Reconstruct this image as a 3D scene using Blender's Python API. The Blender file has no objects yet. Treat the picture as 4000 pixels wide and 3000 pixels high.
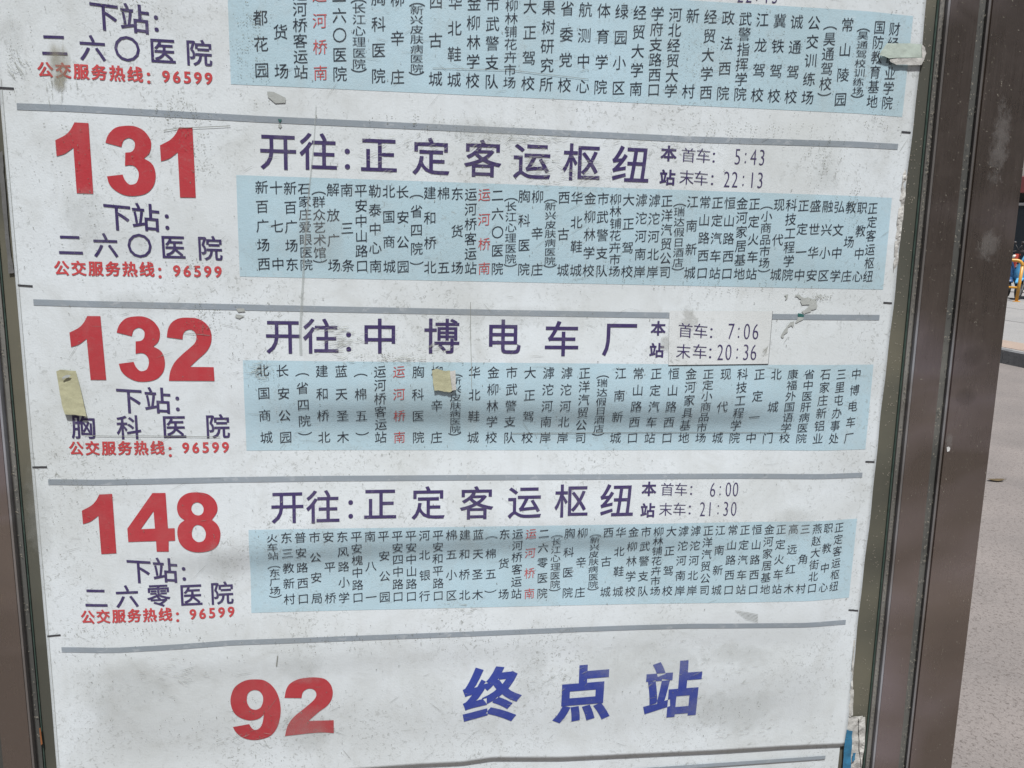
import bpy, bmesh, math, random
from mathutils import Vector, Matrix, noise, geometry
random.seed(7)
C = bpy.context.scene.collection
sc = bpy.context.scene
PI = math.pi

# ------------------------------------------------------------------ camera, light, exposure
# Panel frame: X to the right along the sign, Y into the sign, Z up; the sign leans back a little.
LEAN = math.radians(2.5)
CAM_H = 1.45
FPX = 2896.03
CAMP = Vector((-0.053833, -0.681266, -0.113964))
CAMR = Matrix.Rotation(-0.114185, 3, 'Z') @ Matrix.Rotation(-0.025031, 3, 'Y') @ Matrix.Rotation(1.403560, 3, 'X')
TILT = Matrix.Rotation(-LEAN, 4, 'X')
PANEL = Matrix.Translation((0, 0, CAM_H - (TILT @ CAMP).z)) @ TILT
cam_d = bpy.data.cameras.new('camera')
cam = bpy.data.objects.new('camera', cam_d); C.objects.link(cam)
cam.matrix_world = PANEL @ Matrix.Translation(CAMP) @ CAMR.to_4x4()
cam_d.sensor_fit = 'HORIZONTAL'; cam_d.sensor_width = 36.0
cam_d.lens = 36.0 * FPX / 4000.0
cam_d.clip_start = 0.02; cam_d.clip_end = 600
sc.camera = cam

SUN_EL = 70.0
world = bpy.data.worlds.new('World'); sc.world = world; world.use_nodes = True
wn = world.node_tree; wn.nodes.clear()
sky = wn.nodes.new('ShaderNodeTexSky'); sky.sky_type = 'NISHITA'; sky.sun_disc = False
sky.sun_elevation = math.radians(SUN_EL); sky.sun_rotation = math.radians(180 - 8)
sky.air_density = 1.0; sky.dust_density = 3.0; sky.ozone_density = 1.0
bgn = wn.nodes.new('ShaderNodeBackground'); bgn.inputs['Strength'].default_value = 0.055
wo = wn.nodes.new('ShaderNodeOutputWorld')
wn.links.new(sky.outputs[0], bgn.inputs[0]); wn.links.new(bgn.outputs[0], wo.inputs[0])
sd = bpy.data.lights.new('sun', 'SUN'); sd.energy = 4.6; sd.angle = math.radians(4); sd.color = (0.985, 0.99, 1.0)
sun = bpy.data.objects.new('sun', sd); C.objects.link(sun)
sun.rotation_euler = (math.radians(90 - SUN_EL), 0, math.radians(-8)); sun.location = (0, -6, 12)
sc.view_settings.view_transform = 'Standard'; sc.view_settings.look = 'None'
sc.view_settings.gamma = 1; sc.view_settings.use_curve_mapping = False
sc.cycles.transparent_max_bounces = 32
sc.view_settings.exposure = 0.46

# ------------------------------------------------------------------ measuring helpers
def ray(px, py):
    return CAMR @ Vector(((px - 2000) / FPX, -(py - 1500) / FPX, -1))
def flat(px, py, w=0.0):
    """photo measurement -> (X, Z) on a plane w metres in front of the sheet plane"""
    d = ray(px, py); t = (-w - CAMP.y) / d.y
    return CAMP.x + t * d.x, CAMP.z + t * d.z
def ground_at(px, py, z=0.0):
    d = TILT.to_3x3() @ ray(px, py); o = PANEL @ CAMP
    t = (z - o.z) / d.z
    return o + d * t
def at_dist(px, py, dist):
    d = TILT.to_3x3() @ ray(px, py); o = PANEL @ CAMP
    return o + d * dist

# the buckled plastic sheet: height of the sheet in front of its backing
def _win(x, a, b, s):
    return 1 / (1 + math.exp(-(x - a) / s)) / (1 + math.exp((x - b) / s))
def bulge(X, Z):
    edge = max(0.0, min(1.0, (0.4 - abs(X)) / 0.07)); edge = edge * edge * (3 - 2 * edge)
    h = 0.0016 + 0.0062 * edge
    h += edge * 0.0056 * math.tanh((Z + 0.259 + 0.010 * (X - 0.05)) / 0.0195) * _win(X, -0.19, 0.30, 0.022) * math.exp(-max(0, Z + 0.262) / 0.10) if Z > -0.262 else \
         edge * 0.0056 * math.tanh((Z + 0.259 + 0.010 * (X - 0.05)) / 0.0195) * _win(X, -0.19, 0.30, 0.022) * math.exp(-max(0, -Z - 0.262) / 0.08)
    z2 = -0.395 + 0.03 * math.sin((X + 0.2) * 6.0) * 0.35
    h += edge * 0.0038 * math.tanh((Z - z2) / 0.015) * _win(X, -0.26, 0.20, 0.03) * math.exp(-abs(Z - z2) / 0.10)
    h += edge * 0.0018 * math.tanh((Z + 0.500 - 0.05 * X) / 0.022) * math.exp(-abs(Z + 0.500) / 0.09) * _win(X, -0.36, 0.37, 0.03)
    h += edge * 0.0009 * math.tanh((Z + 0.115 + 0.02 * X) / 0.02) * math.exp(-abs(Z + 0.115) / 0.09)
    h += edge * 0.0009 * noise.noise(Vector((X * 3.1 + 5, 0.3, Z * 9.0)))
    h += edge * 0.00022 * noise.noise(Vector((X * 14, 4.3, Z * 26.0)))
    t = max(0.0, min(1.0, (Z + 0.605) / 0.085)); t = t * t * (3 - 2 * t)
    return 0.0024 + (h - 0.0024) * t
def onsheet(px, py, lift=0.0):
    w = 0.003
    for _ in range(4):
        X, Z = flat(px, py, w + lift); w = bulge(X, Z)
    return X, Z

# ------------------------------------------------------------------ materials
def newmat(name):
    m = bpy.data.materials.new(name); m.use_nodes = True
    nt = m.node_tree; nt.nodes.clear()
    o = nt.nodes.new('ShaderNodeOutputMaterial'); b = nt.nodes.new('ShaderNodeBsdfPrincipled')
    nt.links.new(b.outputs[0], o.inputs[0])
    return m, nt, b, o
def N(nt, t, **kw):
    n = nt.nodes.new(t)
    for k, v in kw.items():
        if k in n.inputs: n.inputs[k].default_value = v
        else: setattr(n, k, v)
    return n
def ramp(nt, src, stops):
    r = nt.nodes.new('ShaderNodeValToRGB'); e = r.color_ramp.elements
    while len(e) < len(stops): e.new(0.5)
    for i, (p, c) in enumerate(stops):
        e[i].position = p; e[i].color = (c, c, c, 1) if isinstance(c, (int, float)) else (*c, 1)
    nt.links.new(src, r.inputs[0]); return r.outputs[0]
def mixc(nt, fac, a, b, mode='MIX'):
    m = nt.nodes.new('ShaderNodeMix'); m.data_type = 'RGBA'; m.blend_type = mode
    for s, v in ((m.inputs[0], fac), (m.inputs[6], a), (m.inputs[7], b)):
        if hasattr(v, 'is_output'): nt.links.new(v, s)
        elif isinstance(v, (int, float)): s.default_value = v
        else: s.default_value = (*v, 1)
    return m.outputs[2]
def objco(nt, scale=(1, 1, 1)):
    t = nt.nodes.new('ShaderNodeTexCoord'); mp = nt.nodes.new('ShaderNodeMapping')
    mp.inputs['Scale'].default_value = scale
    nt.links.new(t.outputs['Object'], mp.inputs[0]); return mp.outputs[0]
def noi(nt, co, scale, detail=4, rough=0.55, dist=0.0):
    n = N(nt, 'ShaderNodeTexNoise', Scale=scale, Detail=detail, Roughness=rough, Distortion=dist)
    nt.links.new(co, n.inputs['Vector']); return n.outputs['Fac']

def print_mat(name, col, rough=0.33, grime=1.0, fade=0.0, paper=(0.70, 0.715, 0.71)):
    """weathered print on plastic: shared grime so sheet and ink are worn in the same places"""
    m, nt, b, o = newmat(name)
    co = objco(nt)
    base = col
    big = ramp(nt, noi(nt, co, 5.5, 6, 0.62, 0.6), [(0.38, 0.0), (0.72, 1.0)])
    c = mixc(nt, big, base, tuple(v * f for v, f in zip(base, (0.86, 0.85, 0.82))))
    cloud = ramp(nt, noi(nt, co, 22, 7, 0.68, 0.8), [(0.47, 0.0), (0.74, 1.0)])
    mm = N(nt, 'ShaderNodeMath', operation='MULTIPLY'); nt.links.new(cloud, mm.inputs[0]); mm.inputs[1].default_value = 0.28 * grime
    c = mixc(nt, mm.outputs[0], c, (0.36, 0.36, 0.32))
    # fine vertical rain streaks
    st = ramp(nt, noi(nt, objco(nt, (60, 1, 5)), 1.0, 3, 0.6), [(0.55, 0.0), (0.85, 1.0)])
    ms = N(nt, 'ShaderNodeMath', operation='MULTIPLY'); nt.links.new(st, ms.inputs[0]); ms.inputs[1].default_value = 0.22 * grime
    c = mixc(nt, ms.outputs[0], c, (0.42, 0.42, 0.39))
    # specks
    sp = ramp(nt, noi(nt, co, 260, 3, 0.7, 1.2), [(0.55, 0.0), (0.68, 1.0)])
    gate = ramp(nt, noi(nt, co, 9, 4, 0.6, 0.0), [(0.42, 0.12), (0.66, 1.0)])
    mg = N(nt, 'ShaderNodeMath', operation='MULTIPLY'); nt.links.new(sp, mg.inputs[0]); nt.links.new(gate, mg.inputs[1])
    mg2 = N(nt, 'ShaderNodeMath', operation='MULTIPLY'); nt.links.new(mg.outputs[0], mg2.inputs[0]); mg2.inputs[1].default_value = 0.75 * grime
    c = mixc(nt, mg2.outputs[0], c, (0.22, 0.23, 0.21))
    # abraded ink lets the paper show
    if fade > 0:
        ab = ramp(nt, noi(nt, objco(nt, (90, 1, 160)), 1.0, 5, 0.7, 0.5), [(0.56, 0.0), (0.70, 1.0)])
        ma = N(nt, 'ShaderNodeMath', operation='MULTIPLY'); nt.links.new(ab, ma.inputs[0]); ma.inputs[1].default_value = fade
        c = mixc(nt, ma.outputs[0], c, paper)
    nt.links.new(c, b.inputs['Base Color'])
    rr = ramp(nt, noi(nt, co, 30, 5, 0.6), [(0.3, rough - 0.06), (0.8, rough + 0.22)])
    nt.links.new(rr, b.inputs['Roughness'])
    b.inputs['Specular IOR Level'].default_value = 0.42
    h1 = noi(nt, co, 700, 2, 0.5)
    h2 = noi(nt, co, 45, 4, 0.55)
    ad = N(nt, 'ShaderNodeMath', operation='MULTIPLY_ADD'); nt.links.new(h2, ad.inputs[0]); ad.inputs[1].default_value = 2.2; nt.links.new(h1, ad.inputs[2])
    bp = N(nt, 'ShaderNodeBump', Strength=0.30, Distance=0.00035); nt.links.new(ad.outputs[0], bp.inputs['Height'])
    nt.links.new(bp.outputs[0], b.inputs['Normal'])
    return m
M = {}
M['paper'] = print_mat('sheet_white', (0.655, 0.70, 0.715))
M['band'] = print_mat('sheet_blue', (0.435, 0.585, 0.65), grime=0.75, fade=0.10)
M['line'] = print_mat('ink_grey', (0.27, 0.31, 0.345), grime=0.5, fade=0.25)
M['red'] = print_mat('ink_red', (0.44, 0.046, 0.056), grime=0.35, fade=0.10, paper=(0.6, 0.2, 0.2))
M['purple'] = print_mat('ink_purple', (0.055, 0.040, 0.125), grime=0.35, fade=0.22, paper=(0.30, 0.28, 0.34))
M['blue'] = print_mat('ink_blue', (0.036, 0.060, 0.30), grime=0.3, fade=0.15, paper=(0.25, 0.28, 0.42))
M['black'] = print_mat('ink_black', (0.024, 0.030, 0.044), grime=0.3, fade=0.15, paper=(0.25, 0.32, 0.36))
M['redhot'] = print_mat('ink_red_line', (0.52, 0.065, 0.07), grime=0.3, fade=0.15, paper=(0.6, 0.3, 0.32))
M['redsmall'] = print_mat('ink_red_small', (0.50, 0.09, 0.09), grime=0.3, fade=0.2, paper=(0.5, 0.35, 0.38))
M['sticker'] = print_mat('sticker_paper', (0.625, 0.655, 0.655), grime=0.8, rough=0.45)

def simple(name, col, rough=0.5, metal=0.0, var=0.25, scale=30.0, bump=0.0, spec=0.5, stretch=(1, 1, 1), dark=None):
    m, nt, b, o = newmat(name)
    co = objco(nt, stretch)
    f = ramp(nt, noi(nt, co, scale, 6, 0.6, 0.3), [(0.3, 0.0), (0.75, 1.0)])
    d = dark or tuple(v * (1 - var) for v in col)
    c = mixc(nt, f, col, d)
    nt.links.new(c, b.inputs['Base Color'])
    b.inputs['Metallic'].default_value = metal
    rr = ramp(nt, noi(nt, co, scale * 2.3, 5, 0.6), [(0.3, max(0.03, rough - 0.08)), (0.8, min(1, rough + 0.14))])
    nt.links.new(rr, b.inputs['Roughness'])
    b.inputs['Specular IOR Level'].default_value = spec
    if bump:
        bp = N(nt, 'ShaderNodeBump', Strength=0.5, Distance=bump); nt.links.new(noi(nt, co, scale * 6, 5, 0.6), bp.inputs['Height'])
        nt.links.new(bp.outputs[0], b.inputs['Normal'])
    return m

def metal_mat(name, col, col2, rough=0.36, metal=0.75, dirt=0.5, dirtcol=(0.16, 0.15, 0.12)):
    m, nt, b, o = newmat(name)
    co = objco(nt)
    f = ramp(nt, noi(nt, objco(nt, (1.2, 1, 2.6)), 3.0, 4, 0.5, 0.6), [(0.40, 0.0), (0.62, 1.0)])  # broad tone bands; on the steel they are painted stand-ins for reflections
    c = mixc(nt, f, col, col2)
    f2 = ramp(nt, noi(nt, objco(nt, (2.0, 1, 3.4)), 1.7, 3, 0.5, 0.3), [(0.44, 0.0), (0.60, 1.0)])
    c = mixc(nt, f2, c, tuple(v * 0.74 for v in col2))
    g = ramp(nt, noi(nt, co, 260, 4, 0.75, 1.5), [(0.60, 0.0), (0.76, 1.0)])
    gg = ramp(nt, noi(nt, co, 14, 5, 0.6, 0.5), [(0.45, 0.08), (0.75, 1.0)])
    mg = N(nt, 'ShaderNodeMath', operation='MULTIPLY'); nt.links.new(g, mg.inputs[0]); nt.links.new(gg, mg.inputs[1])
    mg2 = N(nt, 'ShaderNodeMath', operation='MULTIPLY'); nt.links.new(mg.outputs[0], mg2.inputs[0]); mg2.inputs[1].default_value = dirt
    c2 = mixc(nt, mg2.outputs[0], c, dirtcol)
    nt.links.new(c2, b.inputs['Base Color'])
    inv = N(nt, 'ShaderNodeMath', operation='MULTIPLY_ADD'); nt.links.new(mg2.outputs[0], inv.inputs[0]); inv.inputs[1].default_value = -metal; inv.inputs[2].default_value = metal
    nt.links.new(inv.outputs[0], b.inputs['Metallic'])
    br = noi(nt, objco(nt, (900, 1, 9)), 1.0, 3, 0.6)
    sm = noi(nt, co, 26, 5, 0.6, 0.8)
    ad = N(nt, 'ShaderNodeMath', operation='ADD'); nt.links.new(br, ad.inputs[0]); nt.links.new(sm, ad.inputs[1])
    hf = N(nt, 'ShaderNodeMath', operation='MULTIPLY'); nt.links.new(ad.outputs[0], hf.inputs[0]); hf.inputs[1].default_value = 0.5
    rr = ramp(nt, hf.outputs[0], [(0.3, rough - 0.08), (0.7, rough + 0.16)])
    nt.links.new(rr, b.inputs['Roughness'])
    bp = N(nt, 'ShaderNodeBump', Strength=0.25, Distance=0.0003); nt.links.new(ad.outputs[0], bp.inputs['Height'])
    nt.links.new(bp.outputs[0], b.inputs['Normal'])
    return m
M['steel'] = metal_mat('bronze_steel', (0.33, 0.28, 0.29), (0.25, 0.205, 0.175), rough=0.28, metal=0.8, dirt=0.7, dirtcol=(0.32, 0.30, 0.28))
M['groove'] = metal_mat('groove_dirt', (0.20, 0.195, 0.175), (0.11, 0.11, 0.10), rough=0.6, metal=0.2, dirt=0.9, dirtcol=(0.20, 0.19, 0.16))
M['ledge'] = metal_mat('ledge_steel', (0.30, 0.29, 0.265), (0.20, 0.19, 0.17), rough=0.5, metal=0.4, dirt=0.8, dirtcol=(0.28, 0.26, 0.21))
M['backing'] = metal_mat('backing_board', (0.125, 0.118, 0.085), (0.085, 0.085, 0.066), rough=0.6, metal=0.0, dirt=0.8, dirtcol=(0.22, 0.20, 0.14))
M['ridge'] = metal_mat('edge_steel_highlight', (0.42, 0.43, 0.46), (0.24, 0.22, 0.205), rough=0.34, metal=0.5, dirt=0.3)  # paler bluish tone paints the sky highlight into the narrow edges
M['seam'] = simple('seam_green', (0.045, 0.075, 0.060), 0.5, 0, 0.5, 120)
M['tape_y'] = simple('tape_yellow', (0.43, 0.42, 0.27), 0.5, 0, 0.22, 60, 0.0004)
M['tape_g'] = simple('tape_green', (0.47, 0.54, 0.47), 0.5, 0, 0.15, 60, 0.0003)
M['torn'] = simple('torn_paper', (0.55, 0.54, 0.50), 0.7, 0, 0.45, 90, 0.0008)
M['torn_blue'] = simple('torn_blue_print', (0.03, 0.17, 0.30), 0.5, 0, 0.3, 60, 0.0004)
M['glue'] = simple('glue_residue', (0.41, 0.43, 0.405), 0.35, 0, 0.22, 70, 0.0005)
M['teal'] = simple('teal_flake', (0.03, 0.13, 0.12), 0.5, 0, 0.3, 70)
M['darkline'] = simple('mark_dark', (0.05, 0.05, 0.055), 0.5, 0, 0.2, 60)
M['speck'] = simple('scratch_dirt', (0.30, 0.31, 0.28), 0.6, 0, 0.6, 12)
M['rust'] = simple('rust_orange', (0.30, 0.11, 0.035), 0.8, 0, 0.4, 60)

def stain_mat(name, col, scale, lo, hi, strength, stretch=(1, 1, 1)):
    m, nt, b, o = newmat(name)
    b.inputs['Base Color'].default_value = (*col, 1); b.inputs['Roughness'].default_value = 0.6
    at = N(nt, 'ShaderNodeAttribute', attribute_name='fade')
    n = noi(nt, objco(nt, stretch), scale, 7, 0.68, 0.7)
    ad = N(nt, 'ShaderNodeMath', operation='MULTIPLY_ADD'); nt.links.new(at.outputs['Fac'], ad.inputs[0]); ad.inputs[1].default_value = 0.5; nt.links.new(n, ad.inputs[2])
    f = ramp(nt, ad.outputs[0], [(lo, 0.0), (hi, strength)])
    ml = N(nt, 'ShaderNodeMath', operation='MULTIPLY'); nt.links.new(f, ml.inputs[0])
    s2 = ramp(nt, at.outputs['Fac'], [(0.0, 0.0), (0.35, 1.0)]); nt.links.new(s2, ml.inputs[1])
    nt.links.new(ml.outputs[0], b.inputs['Alpha'])
    return m
M['st_brown'] = stain_mat('stain_brown', (0.30, 0.28, 0.20), 30, 0.78, 1.15, 0.5, (1, 1, 0.6))
M['st_grey'] = stain_mat('stain_grey', (0.46, 0.47, 0.44), 24, 0.72, 1.15, 0.17)
M['st_scuff'] = stain_mat('scuff_marks', (0.36, 0.37, 0.33), 1, 0.86, 1.02, 0.6, (45, 1, 260))
M['st_speck'] = stain_mat('speckled_dirt', (0.22, 0.22, 0.17), 230, 0.96, 1.06, 0.75)

# ------------------------------------------------------------------ object helpers
def obj(name, verts, faces, mat, parent=None, smooth=False, label=None, kind=None):
    me = bpy.data.meshes.new(name); me.from_pydata([tuple(v) for v in verts], [], faces)
    me.materials.append(mat)
    if smooth:
        for p in me.polygons: p.use_smooth = True
    o = bpy.data.objects.new(name, me); C.objects.link(o)
    if parent is not None: o.parent = parent
    if label: o['label'] = label
    if kind: o['kind'] = kind
    return o
def bobj(name, bm, mat, parent=None, smooth=False, label=None, kind=None):
    me = bpy.data.meshes.new(name); bm.to_mesh(me); bm.free(); me.materials.append(mat)
    if smooth:
        for p in me.polygons: p.use_smooth = True
    o = bpy.data.objects.new(name, me); C.objects.link(o)
    if parent is not None: o.parent = parent
    if label: o['label'] = label
    if kind: o['kind'] = kind
    return o
def thing(name, label, cat, mat=None, group=None):
    o = bpy.data.objects.new(name, None); C.objects.link(o); o.empty_display_size = 0.1
    if mat is not None: o.matrix_world = mat
    o['label'] = label; o['category'] = cat
    if group: o['group'] = group
    return o
def tag(o, label, cat, group=None):
    o['label'] = label; o['category'] = cat
    if group: o['group'] = group
    return o
# a thing on the panel: root Empty placed at (X, Z) of the panel, children in panel coordinates
def panel_thing(name, label, cat, X=0.0, Z=0.0, group=None):
    return thing(name, label, cat, PANEL @ Matrix.Translation((X, 0, Z)), group)
def seat(o, root):
    o.parent = root; o.matrix_parent_inverse = Matrix.Identity(4)
    o.matrix_basis = root.matrix_world.inverted() @ PANEL
    return o

def dense(verts, tris, lim):
    """split triangles until no edge is longer than lim so that print can follow the bent sheet"""
    vs = list(verts); out = []
    mid = {}
    def m(a, b):
        k = (a, b) if a < b else (b, a)
        if k not in mid:
            vs.append(((vs[a][0] + vs[b][0]) / 2, (vs[a][1] + vs[b][1]) / 2)); mid[k] = len(vs) - 1
        return mid[k]
    def L(a, b): return (vs[a][0] - vs[b][0]) ** 2 + (vs[a][1] - vs[b][1]) ** 2
    st = list(tris); l2 = lim * lim
    while st:
        a, b, c = st.pop()
        e = [L(a, b), L(b, c), L(c, a)]; k = e.index(max(e))
        if e[k] <= l2: out.append((a, b, c)); continue
        if k == 0: q = m(a, b); st += [(a, q, c), (q, b, c)]
        elif k == 1: q = m(b, c); st += [(a, b, q), (a, q, c)]
        else: q = m(c, a); st += [(a, b, q), (q, b, c)]
    return vs, out
def orient(v2, tris):
    out = []
    for a, b, c in tris:
        A, B, D = v2[a], v2[b], v2[c]
        s = (B[0] - A[0]) * (D[1] - A[1]) - (B[1] - A[1]) * (D[0] - A[0])
        if abs(s) < 1e-14: continue
        out.append((a, b, c) if s > 0 else (a, c, b))
    return out
def sheetmesh(name, v2, tris, mat, parent, lift, lim=0.008, hfun=None, label=None):
    """print or foil lying on the sheet; v2 are (X, Z) in panel metres"""
    v2, tris = dense(v2, orient(v2, tris), lim)
    hf = hfun or bulge
    verts = [(x, -(hf(x, z) + lift), z) for x, z in v2]
    return obj(name, verts, [tuple(t) for t in tris], mat, parent, smooth=True, label=label)
def fill(contours):
    pts = [Vector((x, z, 0)) for c in contours for x, z in c]
    ed = []; n = 0
    for c in contours:
        ed += [(n + i, n + (i + 1) % len(c)) for i in range(len(c))]; n += len(c)
    sc_ = 1.0 / max(1e-9, max(p.x for p in pts) - min(p.x for p in pts))
    r = geometry.delaunay_2d_cdt([Vector((p.x * sc_, p.y * sc_)) for p in pts], ed, [], 1, 1e-6)
    vo = [(p.x / sc_, p.y / sc_) for p in r[0]]; tt = []
    bb = [(min(p[0] for p in c), max(p[0] for p in c), min(p[1] for p in c), max(p[1] for p in c)) for c in contours]
    for q in r[2]:
        x = sum(vo[k][0] for k in q) / len(q); y = sum(vo[k][1] for k in q) / len(q)
        k = 0
        for c, b in zip(contours, bb):
            if b[0] < x < b[1] and b[2] < y < b[3] and inside((x, y), c): k += 1
        if k % 2: tt.append(tuple(q))
    return vo, tt

# ------------------------------------------------------------------ lettering
_g = {}
def contours_of(ch):
    if ch in _g: return _g[ch]
    cu = bpy.data.curves.new('t', 'FONT'); cu.body = ch; cu.fill_mode = 'NONE'; cu.resolution_u = 3
    o = bpy.data.objects.new('t', cu); C.objects.link(o)
    dg = bpy.context.evaluated_depsgraph_get(); me = bpy.data.meshes.new_from_object(o.evaluated_get(dg))
    nb = {}
    for e in me.edges:
        a, b = e.vertices; nb.setdefault(a, []).append(b); nb.setdefault(b, []).append(a)
    seen = set(); out = []
    for s in nb:
        if s in seen: continue
        loop = [s]; seen.add(s); cur = s
        while True:
            nx = [n for n in nb[cur] if n not in seen]
            if not nx: break
            cur = nx[0]; seen.add(cur); loop.append(cur)
        pts = [(me.vertices[i].co.x, me.vertices[i].co.y) for i in loop]
        q = [pts[0]]
        for p in pts[1:]:
            if (p[0] - q[-1][0]) ** 2 + (p[1] - q[-1][1]) ** 2 > 1e-8: q.append(p)
        if len(q) > 2: out.append(q)
    bpy.data.objects.remove(o); bpy.data.curves.remove(cu); bpy.data.meshes.remove(me)
    _g[ch] = out
    return out
def bbox(cs):
    xs = [p[0] for c in cs for p in c]; ys = [p[1] for c in cs for p in c]
    return min(xs), min(ys), max(xs), max(ys)
_ref = bbox(contours_of('国'))
REFC = ((_ref[0] + _ref[2]) / 2, (_ref[1] + _ref[3]) / 2); REFW = (_ref[2] - _ref[0]) / 0.84
def area(c):
    return 0.5 * sum(c[i][0] * c[(i + 1) % len(c)][1] - c[(i + 1) % len(c)][0] * c[i][1] for i in range(len(c)))
def inside(p, c):
    r = False; j = len(c) - 1
    for i in range(len(c)):
        if (c[i][1] > p[1]) != (c[j][1] > p[1]) and p[0] < (c[j][0] - c[i][0]) * (p[1] - c[i][1]) / (c[j][1] - c[i][1]) + c[i][0]: r = not r
        j = i
    return r
def embolden(cs, ox, oy):
    """move outlines out (or in) by different amounts across and along the strokes"""
    out = []
    for i, c in enumerate(cs):
        depth = sum(1 for j, d in enumerate(cs) if j != i and inside(c[0], d))
        a = area(c); sgn = 1 if a > 0 else -1
        if depth % 2: sgn = -sgn
        n = len(c); q = []
        for k in range(n):
            p0, p1, p2 = c[k - 1], c[k], c[(k + 1) % n]
            d1 = Vector((p1[0] - p0[0], p1[1] - p0[1])).normalized(); d2 = Vector((p2[0] - p1[0], p2[1] - p1[1])).normalized()
            n1 = Vector((d1.y, -d1.x)); n2 = Vector((d2.y, -d2.x)); nn = n1 + n2
            l = nn.length
            if l < 0.3: nn = n1
            else: nn = nn / l * min(1.6, 2 / l)
            q.append((p1[0] + sgn * nn.x * ox, p1[1] + sgn * nn.y * oy))
        out.append(q)
    return out
_c = {}
def glyph(ch, style):
    """style: (stroke offset across, stroke offset along, rise of the horizontals); em = 1, centred"""
    k = (ch, style)
    if k in _c: return _c[k]
    ox, oy, rise = style
    cs = contours_of(ch)
    if not cs: _c[k] = ([], []); return _c[k]
    if ch in '0123456789:：':
        b = bbox(cs); cx, cy = (b[0] + b[2]) / 2, (b[1] + b[3]) / 2
        if ch in ':：': cy = cy
    else: cx, cy = REFC
    cs = [[((x - cx) / REFW, (y - cy) / REFW) for x, y in c] for c in cs]
    if ox or oy: cs = embolden(cs, ox, oy)
    if rise: cs = [[(x, y + rise * x) for x, y in c] for c in cs]
    _c[k] = fill(cs)
    return _c[k]
class Run:
    def __init__(s): s.v = []; s.t = []
    def add(s, ch, X, Z, w, h, style=(0, 0, 0), shear=0.0):
        v, t = glyph(ch, style); n = len(s.v)
        s.v += [(X + x * w, Z + y * h + shear * x * w) for x, y in v]
        s.t += [(a + n, b + n, c + n) for a, b, c in t]
    def build(s, name, mat, parent, lift=0.0003, lim=0.009, hfun=None, label=None):
        return sheetmesh(name, s.v, s.t, mat, parent, lift, lim, hfun, label)
SANS = (0.0, 0.0, 0.0)
HEI = (0.014, 0.010, 0.0)        # heading
BOLD = (0.030, 0.022, 0.0)
KAI = (-0.001, -0.007, 0.085)      # brush-like small text
SONG = (0.0, -0.014, 0.0)     # thin horizontals
PXM = 0.000243

# traced numerals (photo pixels x 5.925 from the given corner); c = corner point
def tr(ox, oy, s):
    out = []
    for t in s.split():
        c = t.endswith('c'); a, b = t.rstrip('c').split(',')
        X, Z = onsheet(ox + float(a) / 5.925, oy + float(b) / 5.925)
        out.append((X, Z, c))
    return out
def smoothed(pts, n=5):
    L = len(pts); out = []
    for i in range(L):
        p0, p1, p2, p3 = pts[i - 1], pts[i], pts[(i + 1) % L], pts[(i + 2) % L]
        if p1[2] and p2[2]: out.append((p1[0], p1[1])); continue
        def tan(a, b, c, corner, fwd):
            if corner: return ((c[0] - b[0]) * 0.9, (c[1] - b[1]) * 0.9) if fwd else ((b[0] - a[0]) * 0.9, (b[1] - a[1]) * 0.9)
            return ((c[0] - a[0]) / 2, (c[1] - a[1]) / 2)
        t1 = tan(p0, p1, p2, p1[2], True); t2 = tan(p1, p2, p3, p2[2], False)
        for k in range(n):
            t = k / n; h0 = 2 * t**3 - 3 * t**2 + 1; h1 = t**3 - 2 * t**2 + t; h2 = -2 * t**3 + 3 * t**2; h3 = t**3 - t**2
            out.append((h0 * p1[0] + h1 * t1[0] + h2 * p2[0] + h3 * t2[0], h0 * p1[1] + h1 * t1[1] + h2 * p2[1] + h3 * t2[1]))
    return out
T1 = [tr(250, 1220, "540,85c 845,88c 980,1562c 620,1562c 527,610c 345,745 165,802c 130,468c 345,355 460,235")]
T3 = [tr(440, 1220, "95,465c 150,300 290,150 480,98 720,100 930,195 1075,380 1095,540 1050,690 940,788c 1100,880 1185,1010 1212,1200 1165,1390 1020,1540 800,1600 550,1590 330,1485 200,1350 145,1190c 488,1145c 540,1260 620,1345 690,1360 790,1320 840,1190 825,1060 750,965 650,940 535,958c 535,672c 660,655 725,590 742,490 715,410 640,360 570,362 485,420 445,552c")]
T2 = [tr(640, 1220, "70,575c 100,380 190,230 350,140 560,122 780,145 960,245 1075,400 1108,570 1080,750 980,915 800,1080 605,1262c 1155,1268c 1175,1588c 118,1582c 150,1370 250,1160 420,980 640,790 735,680 755,560 720,460 650,405 570,402 490,440 445,520 435,625c")]
T4 = [tr(480, 1900, "685,152c 988,148c 1045,968c 1200,965c 1212,1252c 1062,1258c 1062,1505c 785,1505c 770,1262c 128,1282c 105,975c"),
      tr(480, 1900, "712,570c 745,972c 415,988c")]
T8 = [tr(670, 1900, "600,135 820,170 980,285 1060,440 1050,600 935,772c 1050,865 1120,1000 1132,1150 1080,1340 950,1460 750,1515 520,1515 320,1440 190,1300 140,1130 145,970 200,860 305,780c 190,690 135,560 140,400 220,255 380,155"),
      tr(670, 1900, "600,365 690,405 740,490 735,590 680,655 610,668 530,640 470,560 465,470 510,395"),
      tr(670, 1900, "620,888 720,930 790,1050 785,1180 730,1260 640,1288 560,1260 490,1180 472,1070 500,960 550,905")]
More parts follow.
